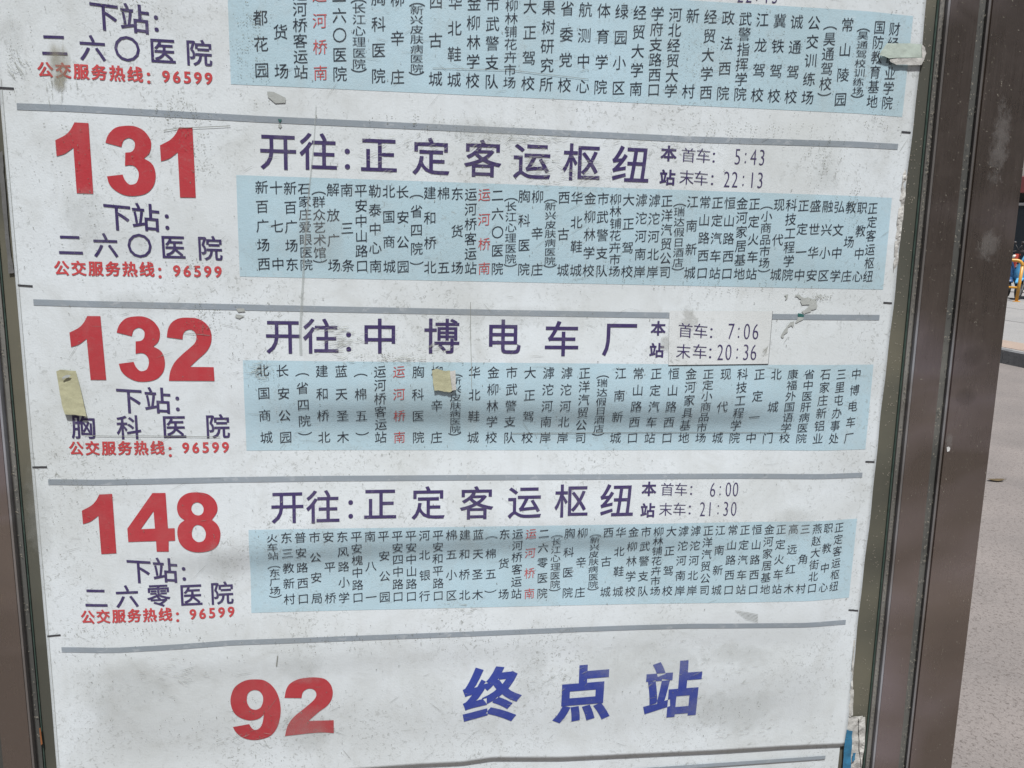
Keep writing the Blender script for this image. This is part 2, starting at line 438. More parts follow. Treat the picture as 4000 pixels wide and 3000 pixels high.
T9 = [tr(880, 2630, "700,138 900,160 1090,290 1220,500 1280,760 1270,1000 1200,1250 1060,1430 850,1515 620,1538 400,1480 250,1360 178,1240c 555,1172c 620,1270 700,1308 790,1270 850,1180 885,1030 893,945c 800,1030 680,1075 520,1080 330,1015 200,900 130,720 130,540 200,350 330,230 500,155"),
      tr(880, 2630, "690,382 790,410 865,510 875,640 830,770 760,825 680,840 580,800 510,680 500,560 530,460 600,400")]
T2B = [tr(1090, 2630, "128,565c 165,380 250,240 430,140 650,98 860,92 1060,130 1190,250 1245,420 1215,600 1110,750 920,890 680,1100c 1265,1082c 1268,1380c 900,1368 138,1448c 200,1210 340,1010 560,830 770,650 850,550 862,460 820,385 740,352 640,365 550,440 520,570c")]
def move(T, src, dst):
    """carry a traced numeral to another place: three matching points (photo pixels)"""
    S = [onsheet(*p) for p in src]; D = [onsheet(*p) for p in dst]
    def mat(P): return Matrix(((P[0][0], P[1][0], P[2][0]), (P[0][1], P[1][1], P[2][1]), (1, 1, 1)))
    A = mat(D) @ mat(S).inverted()
    out = []
    for c in T:
        out.append([((A @ Vector((x, z, 1))).x, (A @ Vector((x, z, 1))).y, k) for x, z, k in c])
    return out
def z1(x, y): return (250 + x / 5.925, 1220 + y / 5.925)
K1 = [z1(845, 88), z1(980, 1562), z1(130, 468)]
K3 = [(440 + 940 / 5.925, 1220 + 788 / 5.925), (440 + 145 / 5.925, 1220 + 1190 / 5.925), (440 + 95 / 5.925, 1220 + 465 / 5.925)]
def r4(x, y): return (x / 2.074, 350 + y / 2.074)
def r5(x, y): return (x / 2.212, 1800 + y / 2.212)
NUMS = {
 131: [move(T1, K1, [r4(718, 272), r4(757, 845), r4(449, 410)]), move(T3, K3, [r4(1165, 557), r4(867, 703), r4(855, 430)]), move(T1, K1, [r4(1560, 308), r4(1587, 875), r4(1297, 452)])],
 132: [T1, T3, T2],
 148: [move(T1, K1, [r5(970, 285), r5(1007, 798), r5(708, 430)]), T4, T8],
 92: [T9, T2B],
}

# ------------------------------------------------------------------ SETTING: ground
def stone_mat(name, c1, c2, c3, s1, s2, rough=0.9, bump=0.004):
    m, nt, b, o = newmat(name)
    co = objco(nt)
    f1 = ramp(nt, noi(nt, co, s1, 6, 0.6, 0.4), [(0.3, 0.0), (0.7, 1.0)])
    c = mixc(nt, f1, c1, c2)
    f2 = ramp(nt, noi(nt, co, s2, 4, 0.7, 1.0), [(0.52, 0.0), (0.64, 0.8)])
    c = mixc(nt, f2, c, c3)
    f3 = ramp(nt, noi(nt, co, s2 * 2.3, 3, 0.6, 0.5), [(0.60, 0.0), (0.7, 0.6)])
    c = mixc(nt, f3, c, tuple(min(1, v * 1.5) for v in c1))
    nt.links.new(c, b.inputs['Base Color']); b.inputs['Roughness'].default_value = rough
    bp = N(nt, 'ShaderNodeBump', Strength=0.6, Distance=bump); nt.links.new(noi(nt, co, s2, 5, 0.7), bp.inputs['Height'])
    nt.links.new(bp.outputs[0], b.inputs['Normal'])
    return m
M['ground'] = stone_mat('worn_concrete', (0.205, 0.180, 0.163), (0.150, 0.134, 0.123), (0.060, 0.048, 0.040), 1.6, 85)
M['pave'] = stone_mat('pavement_concrete', (0.27, 0.26, 0.245), (0.22, 0.215, 0.205), (0.14, 0.135, 0.13), 2.0, 60)
M['kerb'] = stone_mat('kerb_stone', (0.15, 0.15, 0.15), (0.10, 0.10, 0.10), (0.05, 0.05, 0.05), 5, 50)
M['paving_or'] = stone_mat('orange_paving', (0.31, 0.24, 0.185), (0.27, 0.21, 0.17), (0.25, 0.18, 0.14), 4, 60)
def slab(name, x0, y0, x1, y1, z0, z1, mat, parent=None, kind=None, mw=None):
    bm = bmesh.new(); bmesh.ops.create_cube(bm, size=1)
    for v in bm.verts: v.co = Vector((x0 + (v.co.x + .5) * (x1 - x0), y0 + (v.co.y + .5) * (y1 - y0), z0 + (v.co.z + .5) * (z1 - z0)))
    o = bobj(name, bm, mat, parent, kind=kind)
    if mw is not None: o.matrix_world = mw
    return o
g = obj('ground', [(-250, -250, 0), (250, -250, 0), (250, 250, 0), (-250, 250, 0)], [(0, 1, 2, 3)], M['ground'], kind='structure')
# raised pavement beyond; its kerb line measured at the foot of the kerb
kA = ground_at(3911, 1419); kB = ground_at(4000, 1438)
kd = (kB - kA).normalized(); kn = Vector((-kd.y, kd.x, 0))
if kn.y < 0: kn = -kn
KH = 0.16
KM = Matrix(((kd.x, kn.x, 0, kA.x), (kd.y, kn.y, 0, kA.y), (0, 0, 1, 0), (0, 0, 0, 1)))
def kpt(p):
    return KM.inverted() @ Vector((p[0], p[1], 0))
for i in range(-14, 22):
    o = slab('kerb_stone', i * 1.0 + 0.004, 0, i * 1.0 + 0.996, 0.14, -0.05, KH + random.uniform(-.002, .002), M['kerb'], mw=KM)
    o['kind'] = 'structure'; o.name = 'kerb'
pv = slab('pavement', -60, 0.14, 90, 60, -0.1, KH - 0.002, M['pave'], kind='structure', mw=KM)
# strip of warm paving slabs just behind the kerb and joints in the concrete
for i in range(-10, 26):
    o = slab('paving_slab', i * 0.6 + 0.004, 0.22, i * 0.6 + 0.596, 0.80, KH - 0.02, KH + 0.003 + random.uniform(-.001, .001), M['paving_or'], pv)
    o.matrix_world = KM
# near footpath edge behind the camera
slab('footpath', -40, -30, 40, -7.5, -0.05, 0.14, M['pave'], kind='structure')

# ------------------------------------------------------------------ SIGN FRAME
bz = PANEL.to_3x3() @ Vector((0, 0, 1))
Z_TOP = 0.60; Z_BOT = -1.30
H0 = PANEL.translation.z
sign = thing('bus_stop_sign', 'bronze steel bus stop sign board standing on the pavement, holding the route timetable', 'sign', Matrix.Translation((PANEL @ Vector((0.05, 0.03, -H0 / math.cos(LEAN)))).to_tuple()))
def prof(name, pts, mat, z0=Z_BOT, z1=Z_TOP, skew=0.0, zr=-0.176, bev=0.0, parent=sign, label=None, n=1):
    """vertical extrusion of a section given in (X, w); w is towards the viewer"""
    bm = bmesh.new(); ring = []
    zs = [z0 + (z1 - z0) * i / n for i in range(n + 1)]
    for z in zs:
        ring.append([bm.verts.new((x + skew * (z - zr), -w, z)) for x, w in pts])
    k = len(pts)
    for a, b in zip(ring, ring[1:]):
        for i in range(k): bm.faces.new((a[i], a[(i + 1) % k], b[(i + 1) % k], b[i]))
    bm.faces.new(ring[0][::-1]); bm.faces.new(ring[-1])
    bmesh.ops.recalc_face_normals(bm, faces=bm.faces)
    if bev:
        es = [e for e in bm.edges if abs(e.verts[0].co.z - e.verts[1].co.z) > 0.1]
        bmesh.ops.bevel(bm, geom=es, offset=bev, segments=2, affect='EDGES')
    o = bobj(name, bm, mat, smooth=False, label=label)
    seat(o, parent); return o
def rx(pa, pb, w):   # X at y=1300 and y=2300 -> X at zr and skew
    a = flat(pa, 1300, w); b = flat(pb, 2300, w)
    sk = (b[0] - a[0]) / (b[1] - a[1]); return a[0] + sk * (-0.176 - a[1]), sk
W1 = 0.009; W2 = 0.012
xs, ks = rx(3535, 3437, 0.001); xr0, kr0 = rx(3567, 3469, 0.003); xr1, kr1 = rx(3582, 3486, W1)
xg0, kg = rx(3691, 3585, W1); xe0, ke = rx(3715, 3612, 0.001); xe1, k2 = rx(3732, 3624, W2); xf, kf = rx(3925, 3801, W2)
SK = (kr1 + kf) / 2
# backing board behind the sheet, one panel
slabm = prof('backing_board', [(-0.425, -0.012), (0.432, -0.012), (0.432, 0.0), (-0.425, 0.0)], M['backing'], z0=Z_BOT + .02, z1=Z_TOP - .02)
prof('seam_strip', [(xs, 0.0003), (xs + 0.0016, 0.0003), (xs + 0.0016, 0.0016), (xs, 0.0016)], M['seam'], skew=SK)
prof('inner_ledge', [(xs + 0.0017, -0.010), (xr0 + 0.001, -0.010), (xr0 + 0.001, 0.0030), (xs + 0.0025, 0.0022)], M['ledge'], skew=SK)
prof('frame_edge', [(xr0 + .0011, -0.01), (xr1 + 0.0004, -0.01), (xr1 + 0.0004, W1 + 0.0004), (xr1 - 0.0014, W1 - 0.0002), (xr0 + .0011, 0.0040)], M['ridge'], skew=SK)
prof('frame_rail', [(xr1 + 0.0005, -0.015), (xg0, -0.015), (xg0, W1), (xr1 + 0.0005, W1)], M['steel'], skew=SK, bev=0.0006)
prof('groove', [(xg0 + 0.0002, -0.015), (xe0 + 0.003, -0.015), (xe0 + 0.003, 0.0070), (xg0 + 0.0016, 0.0055), (xg0 + 0.0002, 0.0010)], M['groove'], skew=SK)
prof('post_edge', [(xe0 + 0.0031, -0.015), (xe1, -0.015), (xe1, W2 - 0.0002), (xe1 - 0.0014, W2 - 0.0012), (xe0 + 0.0031, 0.0072)], M['ridge'], skew=SK)
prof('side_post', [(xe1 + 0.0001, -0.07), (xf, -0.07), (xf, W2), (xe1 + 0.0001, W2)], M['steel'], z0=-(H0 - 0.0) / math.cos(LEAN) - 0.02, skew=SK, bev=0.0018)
# left side
def lx(pa, ya, pb, yb, w):
    a = flat(pa, ya, w); b = flat(pb, yb, w); sk = (b[0] - a[0]) / (b[1] - a[1]); return a[0] + sk * (-0.176 - a[1]), sk
ls, q = lx(137, 2500, 160, 3000, 0.001); le0, q = lx(96, 2500, 142, 3000, 0.003); le1, q = lx(84, 2500, 133, 3000, W1); 
lb = flat(12, 3000, W1)[0]
le0 = -0.4175; le1 = flat(84, 2500, W1)[0]; ls = -0.4105
prof('seam_strip', [(ls - 0.001, 0.0003), (ls, 0.0003), (ls, 0.0014), (ls - 0.001, 0.0014)], M['seam'])
prof('inner_ledge', [(le0 + 0.001, -0.01), (ls - 0.0011, -0.01), (ls - 0.0018, 0.0018), (le0 + 0.001, 0.003)], M['groove'])
prof('frame_edge', [(le1 - 0.0004, -0.01), (le0 + .0009, -0.01), (le0 + .0009, 0.004), (le1 + 0.0012, W1), (le1 - 0.0004, W1 + 0.0004)], M['ridge'])
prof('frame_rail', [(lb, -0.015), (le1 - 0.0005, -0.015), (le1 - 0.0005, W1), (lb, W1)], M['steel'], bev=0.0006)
prof('groove', [(lb - 0.008, -0.015), (lb - 0.0002, -0.015), (lb - 0.0002, -0.003), (lb - 0.008, 0.0005)], M['groove'])
prof('post_edge', [(lb - 0.012, -0.015), (lb - 0.0081, -0.015), (lb - 0.0081, 0.001), (lb - 0.0105, W2 - 0.0012), (lb - 0.012, W2 - 0.0002)], M['ridge'])
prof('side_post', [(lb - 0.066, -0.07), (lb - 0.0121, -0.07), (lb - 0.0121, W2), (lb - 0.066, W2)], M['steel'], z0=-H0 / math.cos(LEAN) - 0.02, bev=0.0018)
# top and bottom rails and back sheet
M['dust'] = simple('dust_fleck', (0.34, 0.31, 0.25), 0.9, 0, 0.4, 40)
def dusting(name, n, xa, xb, w, skew, mat, big=1.0, z0=-0.66, z1=0.14):
    vs = []; fs = []
    for _ in range(n):
        z = random.uniform(z0, z1); x = random.uniform(xa, xb) + skew * (z + 0.176); a = random.uniform(0, PI); L = random.uniform(.0008, .0028) * big; t = random.uniform(.0002, .0005) * big
        c, s_ = math.cos(a), math.sin(a); k = len(vs); bd = random.uniform(-.6, .6) * L
        for p, q in ((-L / 2, 0), (0, -t + bd * .4), (L / 2, bd * .3), (0, t + bd * .4)): vs.append((x + p * c - q * s_, -w, z + p * s_ + q * c))
        fs.append((k, k + 1, k + 2, k + 3))
    o = obj(name, vs, fs, mat); o['kind'] = 'stuff'; seat(o, sign); return o
dusting('dust_flecks', 500, xg0 + .0014, xe0 + .0030, 0.0076, SK, M['dust'])
dusting('dust_flecks', 420, xs + .0028, xr0 - .0002, 0.0034, SK, M['dust'])
dusting('dust_flecks', 260, 0.403, xs - .001, 0.0003, SK, M['dust'])
dusting('dust_flecks', 160, xr1 + .001, xg0 - .001, W1 + .0002, SK, M['dust'], .8)
dusting('dust_flecks', 260, xe1 + .001, xf - .002, W2 + .0002, SK, M['dust'], .8)
dusting('dust_flecks', 120, le0 + .001, ls - .002, 0.0032, 0, M['dust'])
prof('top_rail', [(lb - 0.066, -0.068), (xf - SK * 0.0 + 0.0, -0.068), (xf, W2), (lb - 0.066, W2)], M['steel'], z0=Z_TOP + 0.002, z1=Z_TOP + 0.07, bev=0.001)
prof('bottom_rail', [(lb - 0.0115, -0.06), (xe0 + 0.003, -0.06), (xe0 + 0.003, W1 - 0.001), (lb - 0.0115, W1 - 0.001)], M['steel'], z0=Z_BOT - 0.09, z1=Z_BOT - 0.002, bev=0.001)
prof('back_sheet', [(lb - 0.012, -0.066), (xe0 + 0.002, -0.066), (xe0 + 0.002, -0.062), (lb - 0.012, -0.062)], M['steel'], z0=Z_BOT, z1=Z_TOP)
# marks on the steel: white chips, pale rubbed patch, dried glue
def rail_poly(name, pts, mat, w, parent=sign, label=None):
    v = [flat(x, y, w) for x, y in pts]; vv, t = fill([v])
    tt = orient(vv, t)
    o = obj(name, [(x, -w, z) for x, z in vv], tt, mat, label=label); seat(o, parent); return o
M['chip'] = simple('paint_chip', (0.7, 0.7, 0.68), 0.6, 0, 0.2, 60)
rail_poly('paint_chip', [(3698, 1747), (3706, 1744), (3712, 1750), (3709, 1762), (3700, 1765)], M['chip'], W2 + 0.0005)

def stain(name, cx, cy, rxp, ryp, mat, parent, lift=0.0006, w=None, n=9):
    X0, Z0 = onsheet(cx, cy) if w is None else flat(cx, cy, w)
    RX = rxp * PXM; RZ = ryp * PXM
    vs = []; fs = []; fd = []
    for j in range(n + 1):
        for i in range(n + 1):
            a = -1 + 2 * i / n; b = -1 + 2 * j / n
            x = X0 + a * RX; z = Z0 + b * RZ
            h = bulge(x, z) + lift if w is None else w + lift
            vs.append((x, -h, z)); fd.append(max(0.0, 1 - (a * a + b * b)))
    for j in range(n):
        for i in range(n):
            k = j * (n + 1) + i; fs.append((k, k + 1, k + n + 2, k + n + 1))
    o = obj(name, vs, fs, mat, smooth=True)
    at = o.data.attributes.new('fade', 'FLOAT', 'POINT')
    for i, f in enumerate(fd): at.data[i].value = f
    seat(o, parent); return o
M['st_rub'] = stain_mat('rubbed_metal', (0.24, 0.225, 0.21), 150, 0.74, 1.05, 0.32, (1, 1, 0.6))
M['st_smear'] = stain_mat('hand_smear', (0.075, 0.06, 0.052), 9, 0.65, 1.0, 0.3)
stain('rubbed_patch', 3860, 960, 75, 95, M['st_rub'], sign, 0.0004, W2)
stain('rubbed_patch', 3905, 560, 60, 240, M['st_rub'], sign, 0.0004, W2)
stain('rubbed_patch', 3705, 1720, 28, 70, M['st_rub'], sign, 0.0007, W2)
stain('smear', 3800, 1390, 60, 55, M['st_smear'], sign, 0.0004, W2)
stain('smear', 3770, 1550, 60, 50, M['st_smear'], sign, 0.0004, W2)

# ------------------------------------------------------------------ POSTER
poster = panel_thing('route_timetable', 'weathered white route timetable sheet listing routes 131, 132, 148 and 92', 'poster', 0, -0.62)
edge_px = [(1300, 3020), (1635, 2995), (1804, 2987), (1923, 2969), (2192, 2969), (2779, 2942), (3071, 2924), (3294, 2915)]
edgeXZ = [onsheet(*p) for p in edge_px]
def bottomZ(X):
    if X <= edgeXZ[0][0]: return edgeXZ[0][1] + (X - edgeXZ[0][0]) * 0.02
    for a, b in zip(edgeXZ, edgeXZ[1:]):
        if X <= b[0]: return a[1] + (b[1] - a[1]) * (X - a[0]) / (b[0] - a[0])
    return edgeXZ[-1][1]
def right_edge(Z):
    return 0.4 + 0.0004 * math.sin(Z * 31) + 0.0003 * math.sin(Z * 83 + 1)
nx, nz = 170, 200; vs = []; fs = []
for j in range(nz + 1):
    for i in range(nx + 1):
        X = -0.4 + 0.8 * i / nx
        zb = bottomZ(X); Z = zb + (0.36 - zb) * j / nz
        if i == nx: X = right_edge(Z)
        h = bulge(X, Z)
        vs.append((X, -h, Z))
for j in range(nz):
    for i in range(nx):
        k = j * (nx + 1) + i; fs.append((k, k + 1, k + nx + 2, k + nx + 1))
# thin rim so the sheet has thickness
rim = [j * (nx + 1) + nx for j in range(nz, -1, -1)] + [i for i in range(nx - 1, -1, -1)] + [j * (nx + 1) for j in range(1, nz + 1)]
base = len(vs)
for r in rim: vs.append((vs[r][0], vs[r][1] + 0.0009, vs[r][2]))
for a in range(len(rim) - 1): fs.append((rim[a], rim[a + 1], base + a + 1, base + a))
seat(obj('sheet', vs, fs, M['paper'], smooth=True), poster)

def part(o): seat(o, poster); return o
def px_poly(name, pts, mat, lift=0.0002, lim=0.008, parent=None, smoothn=0, label=None):
    v = [onsheet(*p) for p in pts]
    vv, t = fill([v])
    o = sheetmesh(name, vv, t, mat, None, lift, lim, label=label)
    seat(o, parent or poster); return o
# dividers (upper edge line through measured points, 22 px wide at left)
DIV = [
 [(65, 403), (1000, 452), (1190, 461), (2000, 499), (2700, 533), (3508, 562)],
 [(130, 1169), (1000, 1190), (2000, 1211), (2614, 1221), (3436, 1230)],
 [(188, 1872), (900, 1863), (2000, 1854), (2700, 1850), (3369, 1846)],
 [(240, 2528), (700, 2516), (900, 2501), (1100, 2494), (1800, 2468), (2300, 2448), (2700, 2436), (3304, 2421)],
]
for L in DIV:
    v = [onsheet(*p) for p in L]
    top = v; th = 0.0052
    c = top + [(x, z - th) for x, z in reversed(top)]
    vv, t = fill([c]); part(sheetmesh('divider_line', vv, t, M['line'], None, 0.0002, 0.008))
# lower divider on the sheet below
# crop marks
for x0, y0, x1, y1 in [(-12, 342, 55, 346), (70, 1114, 128, 1118), (127, 1825, 184, 1824), (185, 2485, 237, 2480),
                       (3521, 515, 3557, 518), (3450, 1182, 3484, 1184), (3380, 1803, 3416, 1804), (3314, 2382, 3352, 2385)]:
    a = onsheet(x0, y0); b = onsheet(x1, y1); th = 0.0008
    part(sheetmesh('crop_mark', [(a[0], a[1] - th), (b[0], b[1] - th), (b[0], b[1] + th), (a[0], a[1] + th)], [(0, 1, 2), (0, 2, 3)], M['darkline'], None, 0.0003))
# printed frame line close to the left edge
part(sheetmesh('border_line', [(-0.3978, -0.60), (-0.3974, -0.60), (-0.3974, 0.02), (-0.3978, 0.02)], [(0, 1, 2), (0, 2, 3)], M['glue'], None, 0.0003, 0.01))

# route numbers
for num, digs in NUMS.items():
    root = bpy.data.objects.new('route_number', None); C.objects.link(root); root.empty_display_size = 0.01
    part(root); root['label'] = 'large red route number %d' % num
    for d in digs:
        v, t = fill([smoothed(c) for c in d])
        sheetmesh('digit', v, t, M['red'], None, 0.0003, 0.008).parent = root

def row_text(name, items, em, mat, style, label=None, parent=None, lift=0.0003, hfun=None, wide=1.0, size_px=True):
    """items: (char, px, py); em in photo pixels"""
    pts = [onsheet(x, y) for _, x, y in items]
    sh = (pts[-1][1] - pts[0][1]) / (pts[-1][0] - pts[0][0]) if len(pts) > 1 and abs(pts[-1][0] - pts[0][0]) > 0.01 else 0
    big = name in ('destination_text', 'next_stop_name', 'next_stop_heading', 'terminal_text')
    if big:
        root = bpy.data.objects.new(name, None); C.objects.link(root); root.empty_display_size = 0.01
        seat(root, parent or poster)
        if label: root['label'] = label
    r = Run()
    for (ch, x, y), (X, Z) in zip(items, pts):
        # local scale of the photo at that point
        a = onsheet(x + 10, y); k = (a[0] - X) / 10
        b = onsheet(x, y + 10); kz = (Z - b[1]) / 10
        if ch == '：' and em > 90: k *= 0.8; kz *= 0.8
        r.add(ch, X, Z, em * k * wide, em * kz, style, sh)
        if big:
            o = r.build('character', mat, None, lift, 0.009, hfun); o.parent = root; r = Run()
    if big: return root
    o = r.build(name, mat, None, lift, 0.009, hfun, label)
    seat(o, parent or poster); return o
def between(s, a, b):
    n = len(s); return [(c, a[0] + (b[0] - a[0]) * i / (n - 1), a[1] + (b[1] - a[1]) * i / (n - 1)) for i, c in enumerate(s)]

# left column texts
row_text('next_stop_heading', [('下', 408, 66), ('站', 527, 75), ('：', 611, 92)], 118, M['purple'], HEI)
row_text('next_stop_name', [('二', 212, 177), ('六', 362, 190), ('〇', 497, 193), ('医', 635, 201), ('院', 777, 209)], 106, M['purple'], HEI)
row_text('next_stop_heading', [('下', 459, 849), ('站', 570, 851), ('：', 653, 867)], 112, M['purple'], HEI)
row_text('next_stop_name', [('二', 275, 957), ('六', 413, 960), ('〇', 546, 962), ('医', 676, 967), ('院', 820, 972)], 100, M['purple'], HEI)
row_text('next_stop_heading', [('下', 506, 1566), ('站', 616, 1566), ('：', 694, 1577)], 106, M['purple'], HEI)
row_text('next_stop_name', [('胸', 326, 1669), ('科', 504, 1671), ('医', 680, 1669), ('院', 850, 1667)], 98, M['purple'], HEI)
row_text('next_stop_heading', [('下', 544, 2232), ('站', 646, 2229), ('：', 719, 2241)], 100, M['purple'], HEI)
row_text('next_stop_name', [('二', 375, 2336), ('六', 497, 2331), ('零', 620, 2327), ('医', 746, 2325), ('院', 867, 2318)], 93, M['purple'], HEI)
for a, b, c, d, e, em in [((177, 273), (528, 292), (581, 305), (649, 299), (815, 307), 62), ((241, 1048), (574, 1053), (625, 1066), (691, 1058), (852, 1062), 59),
                       ((298, 1752), (615, 1750), (665, 1765), (726, 1749), (881, 1747), 56), ((343, 2411), (646, 2401), (694, 2410), (754, 2399), (903, 2389), 54)]:
    row_text('hotline_text', between('公交服务热线', a, b) + [('：', *c)] + between('96599', d, e), em, M['redhot'], (0.034, 0.024, 0))

# headings
HEAD = [
 ([('开', 1087, 594), ('往', 1244, 596), ('：', 1357, 621), ('正', 1480, 608), ('定', 1684, 615), ('客', 1886, 623), ('运', 2078, 631), ('枢', 2272, 637), ('纽', 2464, 646)], 158),
 ([('开', 1106, 1316), ('往', 1254, 1316), ('：', 1362, 1335), ('中', 1484, 1316), ('博', 1726, 1316), ('电', 1966, 1319), ('车', 2194, 1326), ('厂', 2422, 1326)], 150),
 ([('开', 1123, 1982), ('往', 1262, 1982), ('：', 1370, 1989), ('正', 1485, 1970), ('定', 1673, 1967), ('客', 1862, 1967), ('运', 2049, 1963), ('枢', 2232, 1959), ('纽', 2410, 1958)], 141)]
for it, em in HEAD: row_text('destination_text', it, em * 0.955, M['purple'], (0.010, 0.008, 0))
for a, b, em in [((2612, 600), (2607, 694), 62), ((2571, 1283), (2565, 1369), 58), ((2535, 1910), (2530, 1994), 57)]:
    row_text('this_stop_text', [('本', *a), ('站', *b)], em, M['purple'], BOLD)
def times(o1, par, mat, lift=0.0003, hfun=None):
    for cjk, digs, em, dn in o1:
        o = row_text(dn, cjk, em, mat, SONG, parent=par, lift=lift, hfun=hfun)
        row_text('digits', digs, em * 1.5, mat, (-0.006, -0.020, 0), parent=par, lift=lift, hfun=hfun, wide=0.60)
times([([('首', 2689, 607), ('车', 2747, 609), ('：', 2788, 615)], [('5', 2881, 612), (':', 2912, 617), ('4', 2943, 613), ('3', 2976, 615)], 60, 'first_bus_text'),
       ([('末', 2682, 694), ('车', 2738, 697), ('：', 2782, 703)], [('2', 2839, 700), ('2', 2870, 701), (':', 2903, 706), ('1', 2938, 703), ('3', 2969, 704)], 60, 'last_bus_text'),
       ([('首', 2606, 1912), ('车', 2660, 1912), ('：', 2700, 1915)], [('6', 2784, 1912), (':', 2813, 1916), ('0', 2845, 1911), ('0', 2873, 1911)], 54, 'first_bus_text'),
       ([('末', 2600, 1990), ('车', 2654, 1989), ('：', 2694, 1991)], [('2', 2744, 1988), ('1', 2773, 1988), (':', 2805, 1990), ('3', 2835, 1987), ('0', 2866, 1987)], 54, 'last_bus_text')], poster, M['purple'])
row_text('last_bus_text', [('2', 2892, -22), ('2', 2925, -21), (':', 2957, -18), ('1', 2995, -19), ('3', 3027, -18)], 92, M['purple'], (-0.006, -0.020, 0), wide=0.60)

# stop lists
ROW_TOP = "联都花园|东货场|运河桥客运站|*运河桥南|二六〇医院|（长江心理医院）|胸科医院|柳辛庄|（新兴皮肤病医院）|西古城|华北鞋城|金柳林学校|市武警支队|柳林铺花卉市场|大正驾校|果树研究所|省委党校|航测中心|体育学院|绿园小区|经贸大学南|学府支路西口|河北经贸大学|新村|经贸大学西|政法西院|武警指挥学院|江龙驾校|冀铁驾校|诚通驾校|公交训练场|（昊通驾校）|常山陵园|（昊通驾校训练场）|国防教育基地|财经职业学院"
ROW_131 = "新百广场西|十七中|新百广场东|石家庄爱眼医院|（群众艺术馆）|解放广场|南三条|平安中山路口|勒泰中心南|北国商城|长安公园|（省四院）|建和桥北|棉五|东货场|运河桥客运站|*运河桥南|二六〇医院|（长江心理医院）|胸科医院|柳辛庄|（新兴皮肤病医院）|西古城|华北鞋城|金柳林学校|市武警支队|柳林铺花卉市场|大正驾校|滹沱河南岸|滹沱河北岸|正洋汽贸公司|（瑞达假日酒店）|江南新城|常山路西口|正定汽车站|恒山路西口|金河家居基地|正定火车站|（小商品市场）|现代城|科技工程学院|正定一中|盛世华安|融兴小区|弘文中学|教场庄|职教中心|正定客运枢纽"
ROW_132 = "北国商城|长安公园|（省四院）|建和桥北|蓝天圣木|（棉五）|运河桥客运站|*运河桥南|胸科医院|柳辛庄|（新兴皮肤病医院）|华北鞋城|金柳林学校|市武警支队|大正驾校|滹沱河南岸|滹沱河北岸|正洋汽贸公司|（瑞达假日酒店）|江南新城|常山路西口|正定汽车站|恒山路西口|金河家具基地|正定小商品市场|现代城|科技工程学院|正定一中|北城门|康福外国语学校|省中医肝病医院|石家庄新铝业|三里屯办事处|中博电车厂"
ROW_148 = "火车站（东广场）|东三教新村|普安路西口|市公安局|安平桥|东风路小学|平安槐中路口|南八一|平安公园|平安四中路口|平安中山路口|河北银行|平安和平路口|棉五小区|建和桥北|蓝天圣木|（棉五）|东货场|运河桥客运站|*运河桥南|二六零医院|（长江心理医院）|胸科医院|柳辛庄|（新兴皮肤病医院）|西古城|华北鞋城|金柳林学校|市武警支队|柳林铺花卉市场|大正驾校|滹沱河南岸|滹沱河北岸|正洋汽贸公司|江南新城|常山路西口|正定汽车站|恒山路西口|金河家居基地|正定火车站|高远红木|三角村|燕赵大街北口|职教中心|正定客运枢纽"
def quad_grid(q, n, m):
    v = []; t = []
    P = [onsheet(*p) for p in q]   # tl, tr, br, bl
    for j in range(m + 1):
        for i in range(n + 1):
            a = i / n; b = j / m
            x = (P[0][0] * (1 - a) + P[1][0] * a) * (1 - b) + (P[3][0] * (1 - a) + P[2][0] * a) * b
            z = (P[0][1] * (1 - a) + P[1][1] * a) * (1 - b) + (P[3][1] * (1 - a) + P[2][1] * a) * b
            v.append((x, z))
    for j in range(m):
        for i in range(n):
            k = j * (n + 1) + i; t += [(k, k + n + 1, k + n + 2), (k, k + n + 2, k + 1)]
    return v, t
def stop_list(text, quad, tl, tr_, br, bl, em):
    v, t = quad_grid(quad, 130, 18)
    band = part(sheetmesh('stop_list', v, t, M['band'], None, 0.00012, 0.02))
    cols = text.split('|'); n = len(cols)
    A, B, D, E_ = onsheet(*tl), onsheet(*tr_), onsheet(*br), onsheet(*bl)
    for i, s in enumerate(cols):
        f = i / (n - 1); red = s[0] == '*'; s = s.lstrip('*')
        # printed spacing is even on the sheet
        top = (A[0] + (B[0] - A[0]) * f, A[1] + (B[1] - A[1]) * f); bot = (E_[0] + (D[0] - E_[0]) * f, E_[1] + (D[1] - E_[1]) * f)
        k = len(s); r = Run(); L = abs(bot[1] - top[1])
        pitch = L / (k - 1); h = min(em, pitch * 1.0)
        for j, ch in enumerate(s):
            g_ = j / (k - 1)
            x = top[0] + (bot[0] - top[0]) * g_ + random.uniform(-.0002, .0002); z = top[1] + (bot[1] - top[1]) * g_
            if ch == '联': continue
            if ch == '（': ch = '︵'; z -= 0.0
            if ch == '）': ch = '︶'
            if ch in '︵︶': r.add(ch, x, z, em * 1.05, em * 0.85, KAI)
            else: r.add(ch, x, z, em * (0.93 if h > em * .85 else 0.88), h * 0.95, KAI)
        o = r.build('stop_name', M['redsmall'] if red else M['black'], None, 0.0004, 0.012)
        o.parent = band
        if red: o['label'] = 'stop name printed in red'
stop_list(ROW_TOP, [(886, -105), (3567, 63), (3524, 457), (902, 329)], (1014, -34), (3494, 114), (3464, 402), (1022, 275), 0.0132)
stop_list(ROW_131, [(923, 684), (3484, 773), (3449, 1131), (937, 1080)], (1022, 732), (3409, 814), (3391, 1080), (1031, 1031), 0.0122)
stop_list(ROW_132, [(949, 1407), (3412, 1424), (3380, 1755), (963, 1760)], (1027, 1447), (3345, 1461), (3315, 1711), (1040, 1709), 0.0122)
